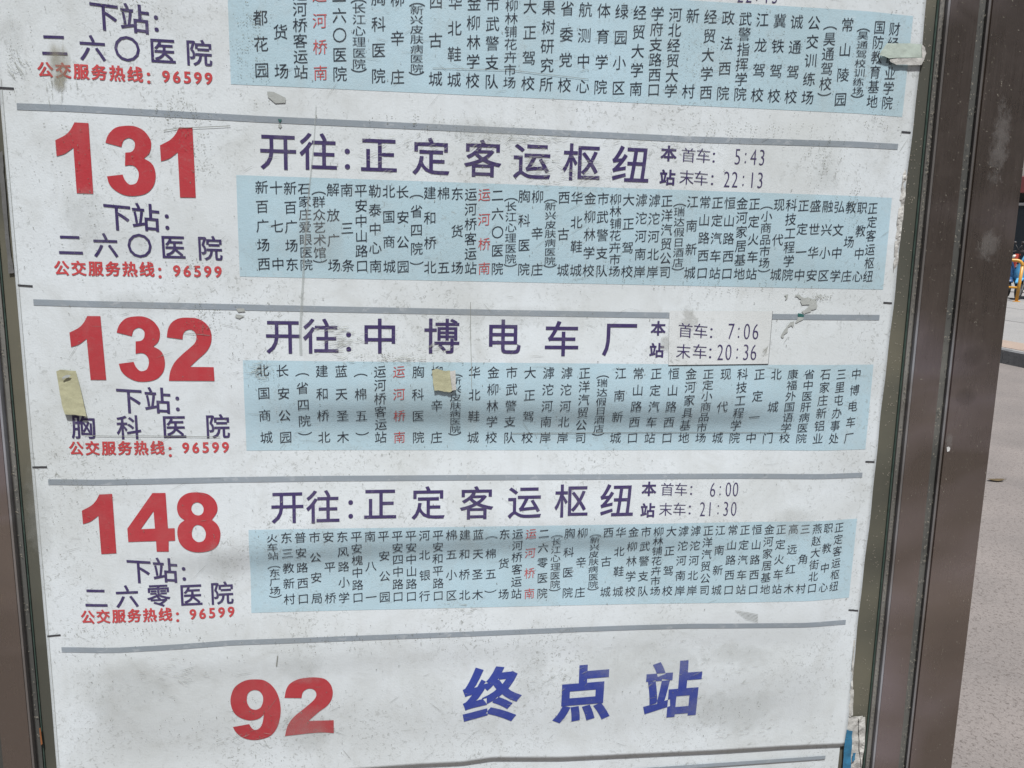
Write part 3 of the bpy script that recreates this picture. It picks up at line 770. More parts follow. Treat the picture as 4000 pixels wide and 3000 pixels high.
stop_list(ROW_148, [(971, 2070), (3348, 2026), (3316, 2334), (982, 2394)], (1063, 2102), (3278, 2060), (3257, 2290), (1076, 2342), 0.0118)

# terminal text
row_text('terminal_text', [('终', 1921, 2720), ('点', 2276, 2714), ('站', 2627, 2699)], 218, M['blue'], (0.036, 0.030, 0.05))

# --- wear on the sheet: peeled print, glue, streaks
def ragged(pts, amp=1.5, sub=3):
    out = []
    for i in range(len(pts)):
        a, b = pts[i], pts[(i + 1) % len(pts)]
        for k in range(sub):
            t = k / sub
            out.append((a[0] + (b[0] - a[0]) * t + random.uniform(-amp, amp), a[1] + (b[1] - a[1]) * t + random.uniform(-amp, amp)))
    return out
def q6(s, ox, oy, sc_): return [(ox + float(a.split(',')[0]) / sc_, oy + float(a.split(',')[1]) / sc_) for a in s.split()]
px_poly('glue_residue', q6("350,50 420,0 480,5 530,60 600,95 700,70 820,125 900,120 930,190 915,240 945,290 920,360 860,390 790,400 770,450 640,480 600,510 570,480 530,430 600,415 700,330 735,262 540,270 500,170 520,125 470,110 430,60", 3050, 1150, 6.636), M['glue'], 0.0005)
px_poly('glue_residue', q6("430,585 590,585 575,650 470,700 390,745 370,715 420,660", 3050, 1150, 6.636), M['glue'], 0.0005)
px_poly('glue_residue', q6("235,720 340,695 345,760 300,855 270,800 220,835 180,850 175,970 70,1050 75,1110 30,1130 0,1100 5,1045 90,910 150,840", 3050, 1150, 6.636), M['glue'], 0.0005)
px_poly('glue_residue', q6("75,10 190,0 170,90 130,140 105,135 130,60", 3050, 1150, 6.636), M['glue'], 0.0005)
px_poly('teal_flake', q6("432,488 540,500 600,540 590,585 440,580", 3050, 1150, 6.636), M['teal'], 0.0006)
px_poly('glue_residue', q6("1648,565 1690,568 1765,605 1762,635 1700,638 1655,600", 0, 0, 1.58), M['glue'], 0.0005)
px_poly('teal_flake', q6("1715,735 1742,738 1728,760", 0, 0, 1.58), M['teal'], 0.0006)
px_poly('glue_residue', q6("1728,762 1742,778 1730,792 1716,776", 0, 0, 1.58), M['glue'], 0.0005)
px_poly('glue_residue', q6("35,75 60,78 88,85 55,102 30,92", 900, 1180, 1.58), M['glue'], 0.0005)
px_poly('glue_residue', q6("35,40 85,38 92,58 50,62", 900, 1180, 1.58), M['glue'], 0.0005)
# dried drip that runs over the heading of both routes
drip = [(1235, 410), (1232, 470), (1226, 560), (1216, 660), (1206, 760), (1196, 900), (1188, 1000), (1184, 1100), (1178, 1200), (1173, 1300), (1176, 1385)]
L = [(x - 1.8 - i * 0.4, y) for i, (x, y) in enumerate(drip)]; R_ = [(x + 1.8 + i * 0.4, y) for i, (x, y) in enumerate(drip)]
M['drip'] = stain_mat('dried_drip', (0.40, 0.43, 0.41), 25, 0.2, 0.6, 0.42)
o = px_poly('dried_drip', L + R_[::-1], M['drip'], 0.0006)
at = o.data.attributes.new('fade', 'FLOAT', 'POINT')
for i in range(len(o.data.vertices)): at.data[i].value = 0.8
ST = [('stain', 225, 240, 70, 110, 'st_brown'), ('stain', 232, 320, 40, 55, 'st_brown'), ('stain', 40, 120, 60, 110, 'st_grey'),
      ('stain', 480, 2700, 260, 190, 'st_grey'), ('stain', 1180, 2600, 130, 130, 'st_grey'), ('stain', 1180, 2850, 190, 160, 'st_grey'), ('stain', 2080, 2640, 120, 210, 'st_grey'), ('stain', 2500, 2600, 420, 160, 'st_grey'),
      ('stain', 2850, 2780, 380, 160, 'st_grey'), ('stain', 3100, 2050, 160, 120, 'st_grey'), ('stain', 3230, 680, 90, 110, 'st_grey'), ('stain', 150, 2000, 70, 260, 'st_grey'), ('stain', 330, 850, 120, 160, 'st_grey'), ('stain', 860, 2200, 100, 110, 'st_grey'),
      ('stain', 560, 1180, 200, 70, 'st_grey'), ('stain', 1880, 500, 300, 60, 'st_grey'), ('stain', 2000, 1230, 400, 60, 'st_grey'), ('stain', 2900, 2560, 300, 80, 'st_grey'), ('stain', 1250, 900, 120, 160, 'st_grey')]
for nme, x, y, a, b, mt in ST:
    stain(nme, x, y, a, b, M[mt], poster, 0.0007 + random.uniform(0, 0.0003))
def flm(name, col, alpha):
    m, nt, b, o = newmat(name); b.inputs['Base Color'].default_value = (*col, 1); b.inputs['Roughness'].default_value = 0.5
    b.inputs['Alpha'].default_value = alpha; return m
M['scuffs'] = flm('scuff_streak', (0.36, 0.37, 0.33), 0.42)
M['dots'] = flm('dirt_fleck', (0.17, 0.17, 0.13), 0.6)
def cluster(name, lst, mat, long):
    global v2, tr_
    v2 = []; tr_ = []
    for cx, cy, a, b, n, ang in lst:
        X0, Z0 = onsheet(cx, cy)
        for _ in range(n):
            X = X0 + random.gauss(0, .5) * a * PXM; Z = Z0 + random.gauss(0, .5) * b * PXM
            if abs(X) > .392: continue
            if long: fleck(X, Z, random.uniform(.002, .010), random.uniform(.0003, .0011), ang + random.gauss(0, .25))
            else: fleck(X, Z, random.uniform(.0005, .0020), random.uniform(.0004, .0012), random.uniform(0, PI))
    o = part(sheetmesh(name, v2, tr_, mat, None, 0.0008 if long else 0.0010, 0.012)); o['kind'] = 'stuff'
# hundreds of fine scratches and flecks: one mesh
v2 = []; tr_ = []
def fleck(X, Z, L, w, ang):
    n = len(v2); c, s = math.cos(ang), math.sin(ang); b = random.uniform(-.15, .15)
    for t, h in ((-1, 0), (-0.3, -1 + b), (0.5, -0.8), (1, 0), (0.4, 0.9), (-0.4, 0.8 + b)):
        a, d = t * L / 2, h * w / 2; v2.append((X + a * c - d * s, Z + a * s + d * c))
    tr_.extend([(n, n + 1, n + 5), (n + 1, n + 2, n + 5), (n + 2, n + 4, n + 5), (n + 2, n + 3, n + 4)])
cluster('scuff_streaks', [(60, 260, 40, 40, 30, -.9), (220, 330, 40, 50, 30, 1.4), (2110, 640, 90, 60, 60, .1), (2240, 660, 80, 60, 40, .1), (1880, 560, 120, 30, 30, .35), (2060, 545, 200, 20, 50, .1), (1480, 590, 60, 60, 25, .2), (1330, 1340, 80, 50, 60, .1),
        (1290, 1280, 80, 20, 25, .1), (1010, 1445, 60, 40, 40, .1), (1560, 1400, 200, 14, 40, .05), (1640, 560, 100, 30, 30, .6), (2560, 560, 200, 14, 20, .1), (2300, 700, 60, 30, 20, .3), (1700, 1360, 60, 20, 20, .2), (2990, 1370, 20, 20, 8, .9),
        (2150, 2650, 200, 160, 40, .3), (2800, 2600, 250, 120, 50, .25), (2900, 2850, 200, 60, 40, .2), (700, 2640, 120, 90, 30, -.4), (900, 2890, 200, 40, 24, .2), (1800, 2380, 150, 30, 20, .1)], M['scuffs'], True)
cluster('dirt_flecks', [(700, 440, 100, 60, 90, 0), (770, 590, 50, 100, 60, 0), (800, 1240, 90, 90, 90, 0), (740, 1040, 60, 60, 30, 0), (980, 180, 70, 160, 120, 0), (3230, 640, 120, 110, 90, 0), (3420, 470, 80, 80, 50, 0), (3330, 800, 30, 100, 60, 0),
        (500, 30, 120, 50, 60, 0), (1650, 480, 260, 40, 60, 0), (2900, 500, 300, 50, 90, 0), (1560, 1400, 180, 30, 50, 0), (60, 200, 60, 150, 60, 0), (2400, 1060, 250, 50, 60, 0), (2900, 1120, 300, 40, 60, 0), (3200, 1160, 60, 12, 50, 0),
        (300, 700, 250, 300, 120, 0), (330, 1900, 200, 300, 120, 0), (1500, 2500, 700, 60, 120, 0), (1000, 2800, 600, 120, 120, 0), (2700, 2800, 500, 120, 90, 0), (1020, 1450, 60, 40, 50, 0), (600, 2460, 300, 40, 60, 0), (2800, 180, 500, 140, 120, 0)], M['dots'], False)
v2 = []; tr_ = []
for i in range(1900):
    X = random.uniform(-0.395, 0.395); Z = random.uniform(-0.62, 0.13)
    dn = noise.noise(Vector((X * 9, 1.5, Z * 9))) + random.uniform(-0.5, 0.5)
    if dn < -0.05: continue
    if random.random() < 0.8: fleck(X, Z, random.uniform(0.0006, 0.0022), random.uniform(0.0003, 0.0008), random.uniform(0, PI))
    else: fleck(X, Z, random.uniform(0.004, 0.022), random.uniform(0.00012, 0.0003), random.gauss(0.2, 0.5))
part(sheetmesh('fine_scratches', v2, tr_, M['speck'], None, 0.0006, 0.012))['kind'] = 'stuff'
# long cracks, creases
def line_px(name, pts, wpx, mat, lift=0.0006):
    v = [onsheet(*p) for p in pts]; w = wpx * PXM / 2; c = []
    for i, p in enumerate(v):
        a = v[max(0, i - 1)]; b = v[min(len(v) - 1, i + 1)]; d = Vector((b[0] - a[0], b[1] - a[1])).normalized()
        c.append(((p[0] - d.y * w, p[1] + d.x * w), (p[0] + d.y * w, p[1] - d.x * w)))
    vv = [q for p in c for q in p]; t = []
    for i in range(len(v) - 1): t += [(2 * i, 2 * i + 1, 2 * i + 3), (2 * i, 2 * i + 3, 2 * i + 2)]
    return part(sheetmesh(name, vv, t, mat, None, lift, 0.01))
line_px('crease', [(1838, 1180), (1838, 1300), (1841, 1420), (1843, 1520)], 2.0, M['speck'])
line_px('crease', [(2000, 1692), (2300, 1690), (2700, 1688), (3080, 1690)], 2.2, M['speck'])
line_px('crease', [(330, 1700), (450, 1703), (560, 1702), (860, 1706)], 2.0, M['speck'])
line_px('crease', [(640, 510), (700, 500), (800, 497), (900, 492)], 2.2, M['speck'])
line_px('crease', [(1690, 266), (2000, 275), (2300, 310)], 1.6, M['speck'])
line_px('crease', [(1085, 2560), (1080, 2600)], 4, M['speck'])
line_px('crease', [(720, 1300), (820, 1310)], 1.6, M['speck'])
for k in range(6):
    line_px('crease', [(2870 + k * 8, 2385 + k * 6), (2920 + k * 4, 2392 + k * 6), (2960, 2400 + k * 6)], 1.6, M['speck'])
# torn remains along the right edge
def torn(name, pts, mat, parent, w0=0.0012, amp=0.0016, label=None):
    v = [flat(x, y, 0.001) for x, y in ragged(pts, 1.6, 4)]; vv, t = fill([v]); vv, t = dense(vv, orient(vv, t), 0.004)
    o = obj(name, [(x, -(w0 + amp * (0.5 + noise.noise(Vector((x * 260, 2.0, z * 120))))), z) for x, z in vv], t, mat, label=label)
    seat(o, parent); return o
torn('torn_edge', [(3530, 640), (3540, 700), (3528, 830), (3512, 940), (3505, 1030), (3488, 1065), (3490, 980), (3505, 830), (3522, 700)], M['torn'], poster, 0.0012)
torn('torn_edge', [(3318, 2690), (3334, 2690), (3330, 2790), (3318, 2800), (3308, 2785), (3312, 2730)], M['torn'], poster)
torn('torn_edge', [(3332, 2500), (3338, 2500), (3330, 2690), (3320, 2690)], M['torn'], poster)

# ---- lower sheet
lower = panel_thing('lower_timetable', 'pale timetable sheet tucked under the lower edge of the route sheet', 'poster', 0, -1.20)
vs = []; fs = []; nx2, nz2 = 60, 40
for j in range(nz2 + 1):
    for i in range(nx2 + 1):
        X = -0.4 + 0.795 * i / nx2; Z = -1.20 + (0.66) * j / nz2
        Z = min(Z, bottomZ(X) + 0.03) if j == nz2 else Z
        vs.append((X, -(0.0012 + 0.0006 * noise.noise(Vector((X * 4, 9, Z * 5)))), Z))
for j in range(nz2):
    for i in range(nx2):
        k = j * (nx2 + 1) + i; fs.append((k, k + 1, k + nx2 + 2, k + nx2 + 1))
seat(obj('sheet', vs, fs, M['paper'], smooth=True), lower)
def low_h(x, z): return 0.0021
a = flat(2300, 3004, .0022); b = flat(3225, 2952, .0022)
o = sheetmesh('divider_line', [(a[0] - .4, a[1] - .012), (b[0], b[1] - .004), (b[0], b[1]), (a[0] - .4, a[1] - 0.008)], [(0, 1, 2), (0, 2, 3)], M['line'], None, 0.0001, 0.02, low_h)
seat(o, lower)
rem = panel_thing('old_poster_remnant', 'torn white and blue poster scraps at the sheet lower right corner', 'poster scrap', 0.402, -0.60)
torn('paper_layer', [(3302, 2800), (3370, 2795), (3376, 2900), (3362, 3010), (3290, 3010)], M['torn'], rem, 0.0008, 0.0010)
torn('paper_strip', [(3352, 2800), (3378, 2798), (3374, 2900), (3360, 2990), (3352, 2900)], M['torn'], rem, 0.0018, 0.0014)
torn('blue_print', [(3303, 2845), (3326, 2852), (3322, 2930), (3318, 3010), (3288, 3010), (3292, 2930)], M['torn_blue'], rem, 0.0026, 0.0008, 'torn blue printed scrap')
torn('blue_print', [(3327, 2935), (3338, 2938), (3336, 2965), (3324, 2972)], M['torn_blue'], rem, 0.0026, 0.0008)

# ---- stickers and tapes
def foil(name, label, cat, pieces, group=None):
    """pieces: (name, photo outline, material, lift function of (x, y) photo px)"""
    X, Z = onsheet(*pieces[0][1][0])
    r = panel_thing(name, label, cat, X, Z, group)
    for nm, pts, mat, lf in pieces:
        pr = ragged(pts, 0.8, 3)
        vv2 = []
        for x, y in pr:
            vv2.append((x, y))
        # tessellate in photo space then carry each vertex to its height
        v, t = fill([[(x, -y) for x, y in vv2]]); v, t = dense(v, orient(v, t), 14)
        out = []
        for x, y in v:
            li = lf(x, -y) + 0.0003 * noise.noise(Vector((x * 0.06, y * 0.06, 3)))
            X_, Z_ = onsheet(x, -y, li); out.append((X_, -(bulge(X_, Z_) + li), Z_))
        n = len(out); back = [(a, b + 0.0002, c) for a, b, c in out]
        o = obj(nm, out, [tuple(q) for q in t], mat, smooth=True); seat(o, r)
    return r
def q7(s): return q6(s, 0, 1100, 2.212)
foil('tape_strip', 'yellowed strip of masking tape left of the number 132, its lower end peeling', 'tape',
     [('tape', q7("485,775 520,762 600,768 655,772 690,900 722,1050 748,1165 640,1150 560,1148 535,1060 510,930"), M['tape_y'], lambda x, y: 0.0010 + 0.0020 * max(0, (y - 1480) / 150) ** 1.5),
      ('glue_mark', q7("535,828 570,806 610,808 600,825 560,835 540,850"), M['glue'], lambda x, y: 0.0022)])
foil('tape_patch', 'square yellow tape patch with a white paper strip, over the stop list of route 132', 'tape',
     [('tape', q6("585,640 700,600 830,635 920,655 1045,645 1075,900 1112,1160 1060,1208 900,1190 740,1160 640,1165 610,950", 1600, 1350, 6.637), M['tape_y'], lambda x, y: 0.0010 + 0.0009 * max(0, (y - 1440) / 90) ** 2),
      ('paper_strip', q6("1045,672 1185,640 1205,1150 1110,1165", 1600, 1350, 6.637), M['torn'], lambda x, y: 0.0019)])
foil('tape_fold', 'folded pale green tape stuck over the upper right corner of the stop list', 'tape',
     [('tape', q6("685,700 950,700 1250,715 1255,830 1250,940 1000,932 720,942 650,915 555,895 610,800", 3300, 0, 4.1475), M['tape_g'], lambda x, y: 0.0016 + 0.0014 * max(0, min(1, (3560 - x) / 100))),
      ('paper_fold', q6("720,947 1000,940 1257,935 1240,1055 1000,1050 830,1045 735,1000", 3300, 0, 4.1475), M['torn'], lambda x, y: 0.0022),
      ('crumpled_end', q6("1250,715 1300,770 1318,860 1285,960 1245,1050 1252,900", 3300, 0, 4.1475), M['torn'], lambda x, y: 0.0020)])
stick_px = [(2614, 1213), (3016, 1215), (2999, 1420.5), (2610, 1425.6)]
sx = [onsheet(*p) for p in stick_px]
stk = panel_thing('time_sticker', 'white paper sticker with times 7:06 and 20:36, beside the route 132 heading', 'sticker', sx[3][0], sx[3][1])
vq, tq = quad_grid(stick_px, 24, 14)
o = sheetmesh('sticker_sheet', vq, tq, M['sticker'], None, 0.0008, 0.02); seat(o, stk)
# dark strips painted as shade along the sticker's right and lower rim
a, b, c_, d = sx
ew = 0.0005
o = sheetmesh('sticker_edge_shadow', [(b[0], b[1]), (c_[0], c_[1]), (c_[0] + ew, c_[1] - ew), (b[0] + ew, b[1])], [(0, 1, 2), (0, 2, 3)], M['darkline'], None, 0.0005, 0.01); seat(o, stk)
o = sheetmesh('sticker_edge_shadow', [(d[0], d[1]), (c_[0], c_[1]), (c_[0], c_[1] - ew), (d[0], d[1] - ew)], [(0, 1, 2), (0, 2, 3)], M['darkline'], None, 0.0005, 0.01); seat(o, stk)
times([([('首', 2676, 1291), ('车', 2735, 1293), ('：', 2777, 1300)], [('7', 2855, 1294), (':', 2884, 1299), ('0', 2916, 1294), ('6', 2950, 1294)], 60, 'first_bus_text'),
       ([('末', 2668, 1373), ('车', 2732, 1373), ('：', 2773, 1379)], [('2', 2812, 1375), ('0', 2844, 1375), (':', 2878, 1380), ('3', 2912, 1375), ('6', 2942, 1375)], 60, 'last_bus_text')], stk, M['purple'], lift=0.0011)
M['st_glue'] = stain_mat('glue_smudge', (0.40, 0.40, 0.37), 1, 0.85, 1.0, 0.3, (60, 1, 120))
stain('glue_smudge', 2690, 1250, 60, 110, M['st_glue'], stk, 0.0010)
stain('glue_smudge', 2985, 1375, 24, 30, M['st_glue'], stk, 0.0010)
stain('glue_smudge', 2600, 1350, 40, 70, M['st_glue'], poster, 0.0006)
# clear tape along the left edge
ct = panel_thing('clear_tape', 'grey strip of clear tape along the left edge of the timetable on the backing', 'tape', -0.403, -0.10)
M['cleartape'] = simple('clear_tape', (0.16, 0.16, 0.155), 0.3, 0, 0.3, 60)
torn('tape', [(8, 590), (18, 700), (44, 1000), (58, 1066), (34, 1067), (10, 800), (-8, 600)], M['cleartape'], ct, 0.0012, 0.0003)
o = rail_poly('rust_run', [(152, 2845), (158, 2842), (166, 2905), (160, 2912)], M['rust'], 0.0035, sign)

# ------------------------------------------------------------------ STREET BEYOND
M['orange'] = simple('barrier_paint', (0.55, 0.27, 0.035), 0.4, 0, 0.25, 12)
M['shop'] = simple('shop_dark', (0.035, 0.032, 0.030), 0.5, 0, 0.4, 2)  # near-black base colour has the shopfront shade painted in
M['shopred'] = simple('shop_sign_red', (0.14, 0.03, 0.028), 0.5, 0, 0.3, 2)
M['wallc'] = simple('wall_render', (0.36, 0.33, 0.30), 0.85, 0, 0.2, 1.5)
M['white'] = simple('white_paint', (0.7, 0.7, 0.69), 0.4, 0, 0.1, 6)
M['glassd'] = simple('window_glass', (0.02, 0.025, 0.03), 0.08, 0, 0.2, 1)
M['tyre'] = simple('tyre_rubber', (0.02, 0.02, 0.02), 0.8, 0, 0.3, 30)
M['chrome'] = simple('scooter_metal', (0.5, 0.5, 0.5), 0.3, 0.9, 0.1, 20)
M['lamp'] = simple('lamp_lens', (0.7, 0.68, 0.6), 0.1, 0, 0.1, 8)
M['seatm'] = simple('seat_vinyl', (0.03, 0.025, 0.024), 0.5, 0, 0.2, 20)

def tube(name, pts, r, mat, parent, n=10):
    bm = bmesh.new(); rings = []
    P = [Vector(p) for p in pts]
    for i, p in enumerate(P):
        d = (P[min(i + 1, len(P) - 1)] - P[max(i - 1, 0)]).normalized()
        u = d.cross(Vector((0.13, 0.31, 0.94)));
        if u.length < 0.1: u = d.cross(Vector((1, 0, 0)))
        u.normalize(); v = d.cross(u)
        rr = r if not isinstance(r, (list, tuple)) else r[i]
        rings.append([bm.verts.new(p + (u * math.cos(2 * PI * k / n) + v * math.sin(2 * PI * k / n)) * rr) for k in range(n)])
    for a, b in zip(rings, rings[1:]):
        for k in range(n): bm.faces.new((a[k], a[(k + 1) % n], b[(k + 1) % n], b[k]))
    bm.faces.new(rings[0][::-1]); bm.faces.new(rings[-1])
    bmesh.ops.recalc_face_normals(bm, faces=bm.faces)
    return bobj(name, bm, mat, parent, smooth=True)
def loft(name, secs, mat, parent, n=14, p=2.6):
    """secs: (x, z, half_width, half_height) stations of a rounded body"""
    bm = bmesh.new(); rings = []
    for x, z, hw, hh in secs:
        ring = []
        for k in range(n):
            a = 2 * PI * k / n; c, s = math.cos(a), math.sin(a)
            ring.append(bm.verts.new((x, math.copysign(abs(c) ** (2 / p), c) * hw, z + math.copysign(abs(s) ** (2 / p), s) * hh)))
        rings.append(ring)
    for a, b in zip(rings, rings[1:]):
        for k in range(n): bm.faces.new((a[k], a[(k + 1) % n], b[(k + 1) % n], b[k]))
    bm.faces.new(rings[0][::-1]); bm.faces.new(rings[-1])
    bmesh.ops.recalc_face_normals(bm, faces=bm.faces)
    return bobj(name, bm, mat, parent, smooth=True)
def arc(cx, cz, r, a0, a1, n=6, y=0.0):
    return [(cx + r * math.cos(math.radians(a0 + (a1 - a0) * i / n)), y, cz + r * math.sin(math.radians(a0 + (a1 - a0) * i / n))) for i in range(n + 1)]
def barrier(loc, rz, label):
    r = thing('street_barrier', label, 'barrier', Matrix.Translation(loc) @ Matrix.Rotation(rz, 4, 'Z'), 'yellow tube barriers on the pavement')
    # origin at the foot of the right leg, runs towards -X
    Wd, Hh = 1.5, 0.88
    tube('rail', arc(-Wd + .12, Hh - .12, .12, 180, 90) + arc(-.12, Hh - .12, .12, 90, 0), 0.034, M['orange'], r)
    tube('leg', [(0, 0, 0), (0, 0, Hh - .12)], 0.033, M['orange'], r)
    tube('leg', [(-Wd, 0, 0), (-Wd, 0, Hh - .12)], 0.033, M['orange'], r)
    tube('crossbar', [(-Wd + .02, 0, 0.30), (-.02, 0, 0.30)], 0.024, M['orange'], r)
    for x in (0, -Wd):
        bm = bmesh.new(); bmesh.ops.create_cone(bm, cap_ends=True, segments=14, radius1=.075, radius2=.07, depth=.012)
        for v in bm.verts: v.co += Vector((x, 0, .006))
        bobj('base_plate', bm, M['orange'], r)
    return r
def wheel(x, z, R, parent):
    bm = bmesh.new(); n, m = 22, 8; rg = []
    for i in range(n):
        a = 2 * PI * i / n
        rg.append([bm.verts.new((x + (R - .045 + .045 * math.cos(2 * PI * j / m)) * math.cos(a), .04 * math.sin(2 * PI * j / m), z + (R - .045 + .045 * math.cos(2 * PI * j / m)) * math.sin(a))) for j in range(m)])
    for i in range(n):
        for j in range(m): bm.faces.new((rg[i][j], rg[(i + 1) % n][j], rg[(i + 1) % n][(j + 1) % m], rg[i][(j + 1) % m]))
    bmesh.ops.recalc_face_normals(bm, faces=bm.faces)
    t = bobj('wheel', bm, M['tyre'], parent, smooth=True)
    bm = bmesh.new(); bmesh.ops.create_cone(bm, cap_ends=True, segments=18, radius1=R - .085, radius2=R - .085, depth=.05, matrix=Matrix.Rotation(PI / 2, 4, 'X'))
    for v in bm.verts: v.co += Vector((x, 0, z))
    bobj('rim', bm, M['chrome'], t)
def scooter(loc, rz, colour, label):
    r = thing('electric_scooter', label, 'scooter', Matrix.Translation(loc) @ Matrix.Rotation(rz, 4, 'Z'), 'scooters parked behind the barrier')
    c = colour
    wheel(0.62, 0.22, 0.22, r); wheel(-0.58, 0.22, 0.22, r)
    loft('rear_body', [(-0.86, .56, .03, .05), (-0.78, .56, .10, .10), (-0.5, .52, .15, .17), (-0.2, .46, .15, .19), (-0.08, .40, .12, .17)], c, r)
    loft('floor_board', [(-0.12, .26, .13, .05), (0.1, .24, .15, .04), (0.32, .26, .14, .05)], c, r)
    loft('seat', [(-0.80, .72, .08, .03), (-0.6, .74, .14, .05), (-0.3, .73, .13, .06), (-0.1, .70, .07, .04)], M['seatm'], r)
    # front shield leaning back
    bm = bmesh.new(); rows = [(0.34, .28, .16), (0.40, .45, .21), (0.38, .65, .20), (0.33, .85, .14), (0.31, .97, .09)]
    fr = []; bk = []
    for x, z, w in rows:
        fr.append([bm.verts.new((x + .10 - .10 * (t * t), t * w, z)) for t in (-1, -.5, 0, .5, 1)])
        bk.append([bm.verts.new((x + .04 - .06 * (t * t), t * w, z)) for t in (-1, -.5, 0, .5, 1)])
    for A in (fr, bk):
        for a, b in zip(A, A[1:]):
            for k in range(4): bm.faces.new((a[k], a[k + 1], b[k + 1], b[k]))
    for i in range(len(rows) - 1):
        for k in (0, 4): bm.faces.new((fr[i][k], fr[i + 1][k], bk[i + 1][k], bk[i][k]))
    for k in range(4):
        bm.faces.new((fr[0][k], fr[0][k + 1], bk[0][k + 1], bk[0][k])); bm.faces.new((fr[-1][k], fr[-1][k + 1], bk[-1][k + 1], bk[-1][k]))
    bmesh.ops.recalc_face_normals(bm, faces=bm.faces); bobj('front_shield', bm, c, r, smooth=True)
    tube('fork', [(0.62, 0.055, 0.22), (0.50, 0.055, 0.55)], .02, M['chrome'], r)
    tube('fork', [(0.62, -0.055, 0.22), (0.50, -0.055, 0.55)], .02, M['chrome'], r)
    loft('front_fender', [(0.38, .38, .05, .02), (0.52, .46, .07, .03), (0.68, .46, .07, .03), (0.82, .38, .05, .02)], c, r)
    hb = tube('handlebar', [(0.22, .33, 1.04), (0.28, .18, 1.06), (0.32, 0, 1.02), (0.28, -.18, 1.06), (0.22, -.33, 1.04)], .016, M['seatm'], r)
    for s in (-1, 1):
        tube('mirror_stem', [(0.28, s * .2, 1.06), (0.30, s * .30, 1.22)], .007, M['seatm'], hb)
        loft('mirror', [(0.285, 1.25, .005, .005), (0.29, 1.25, .055, .035), (0.315, 1.25, .05, .03)], M['seatm'], hb).location = (0, s * .33, 0)
    loft('headlight', [(0.38, .90, .06, .05), (0.44, .90, .055, .045), (0.465, .89, .03, .025)], M['lamp'], r)
    loft('tail_light', [(-0.90, .60, .05, .025), (-0.85, .60, .06, .03)], M['shopred'], r)
    tube('kickstand', [(-0.05, .1, .22), (-0.02, .2, 0.01)], .012, M['chrome'], r)
    return r
vd = Vector((ground_at(3985, 1178, KH) - PANEL @ CAMP)); yaw = math.atan2(vd.y, vd.x)
pb = ground_at(3970, 1178, KH)
barrier(pb, yaw - PI / 2 + 0.05, 'orange-yellow tube barrier on the pavement, seen just right of the sign post')
side = Vector((math.sin(yaw), -math.cos(yaw), 0)); away = Vector((math.cos(yaw), math.sin(yaw), 0))
b2 = pb + side * 1.9 + away * 0.1
barrier(b2, yaw - PI / 2 + 0.05, 'second yellow tube barrier, further right along the pavement')
P1 = simple('scooter_paint_navy', (0.02, 0.07, 0.17), 0.3, 0, 0.2, 5)
P2 = simple('scooter_paint_blue', (0.10, 0.36, 0.60), 0.3, 0, 0.15, 5)
P3 = simple('scooter_paint_black', (0.02, 0.02, 0.022), 0.35, 0, 0.2, 5)
scooter(pb - side * 0.45 + away * 1.5, yaw + PI + 0.35, P1, 'navy blue electric scooter behind the orange barrier')
scooter(pb + side * 0.16 + away * 1.25, yaw + PI - 0.25, P2, 'light blue electric scooter right of the navy one')
scooter(pb + side * 1.3 + away * 1.6, yaw + PI + 0.1, P3, 'black electric scooter at the right end of the row')
for s_, a_ in ((-0.5, 4.0),):
    scooter(pb + side * 0.2 + away * 3.6, yaw + PI / 2, simple('scooter_paint_red', (0.35, 0.05, 0.03), 0.35, 0, 0.2, 5), 'red electric scooter parked sideways behind the blue ones')

# shop building beyond
sb = pb + away * 9.0
BM = Matrix.Translation(sb) @ Matrix.Rotation(yaw - PI / 2, 4, 'Z')
shop = thing('shop_building', 'two storey street building with dark shaded shopfronts behind the scooters', 'building', BM)
def bx(name, x0, y0, z0, x1, y1, z1, mat, parent):
    bm = bmesh.new(); bmesh.ops.create_cube(bm, size=1)
    for v in bm.verts: v.co = Vector((x0 + (v.co.x + .5) * (x1 - x0), y0 + (v.co.y + .5) * (y1 - y0), z0 + (v.co.z + .5) * (z1 - z0)))
    bmesh.ops.bevel(bm, geom=list(bm.edges), offset=min(0.015, 0.2 * min(abs(x1 - x0), abs(y1 - y0), abs(z1 - z0))), segments=1, affect='EDGES')
    return bobj(name, bm, mat, parent)
bx('wall', -14, 0.6, 3.3, 16, 9, 7.6, M['wallc'], shop)
bx('rear_wall', -14, 1.2, -0.1, 16, 9, 3.3, M['shop'], shop)
bx('roof', -14.3, 0.2, 7.6, 16.3, 9.3, 7.85, M['wallc'], shop)
for i in range(8):
    x = -14 + i * 4.2
    bx('pillar', x, 0.0, 0, x + .4, 1.2, 3.29, M['wallc'], shop)
for i in range(7):
    x = -14 + i * 4.2
    f = bx('shop_window', x + .45, 0.95, 0.45, x + 2.7, 1.15, 2.5, M['white'], shop)
    bx('pane', x + .55, 0.9, 0.55, x + 1.55, 0.96, 2.4, M['glassd'], f); bx('pane', x + 1.62, 0.9, 0.55, x + 2.6, 0.96, 2.4, M['glassd'], f)
    dr = bx('door', x + 2.9, 1.0, 0.0, x + 4.1, 1.15, 2.4, M['shop'], shop)
    bx('handle', x + 3.0, 0.93, 0.95, x + 3.03, 0.97, 1.3, M['chrome'], dr)
    bx('sign_board', x + .45, -0.15, 2.75, x + 4.15, 0.0, 3.25, M['shopred'] if i % 2 else M['shop'], shop)
    w_ = bx('window', x + 1.0, 0.55, 4.4, x + 3.4, 0.64, 6.1, M['white'], shop)
    bx('pane', x + 1.1, 0.52, 4.5, x + 2.15, 0.56, 6.0, M['glassd'], w_); bx('pane', x + 2.25, 0.52, 4.5, x + 3.3, 0.56, 6.0, M['glassd'], w_)

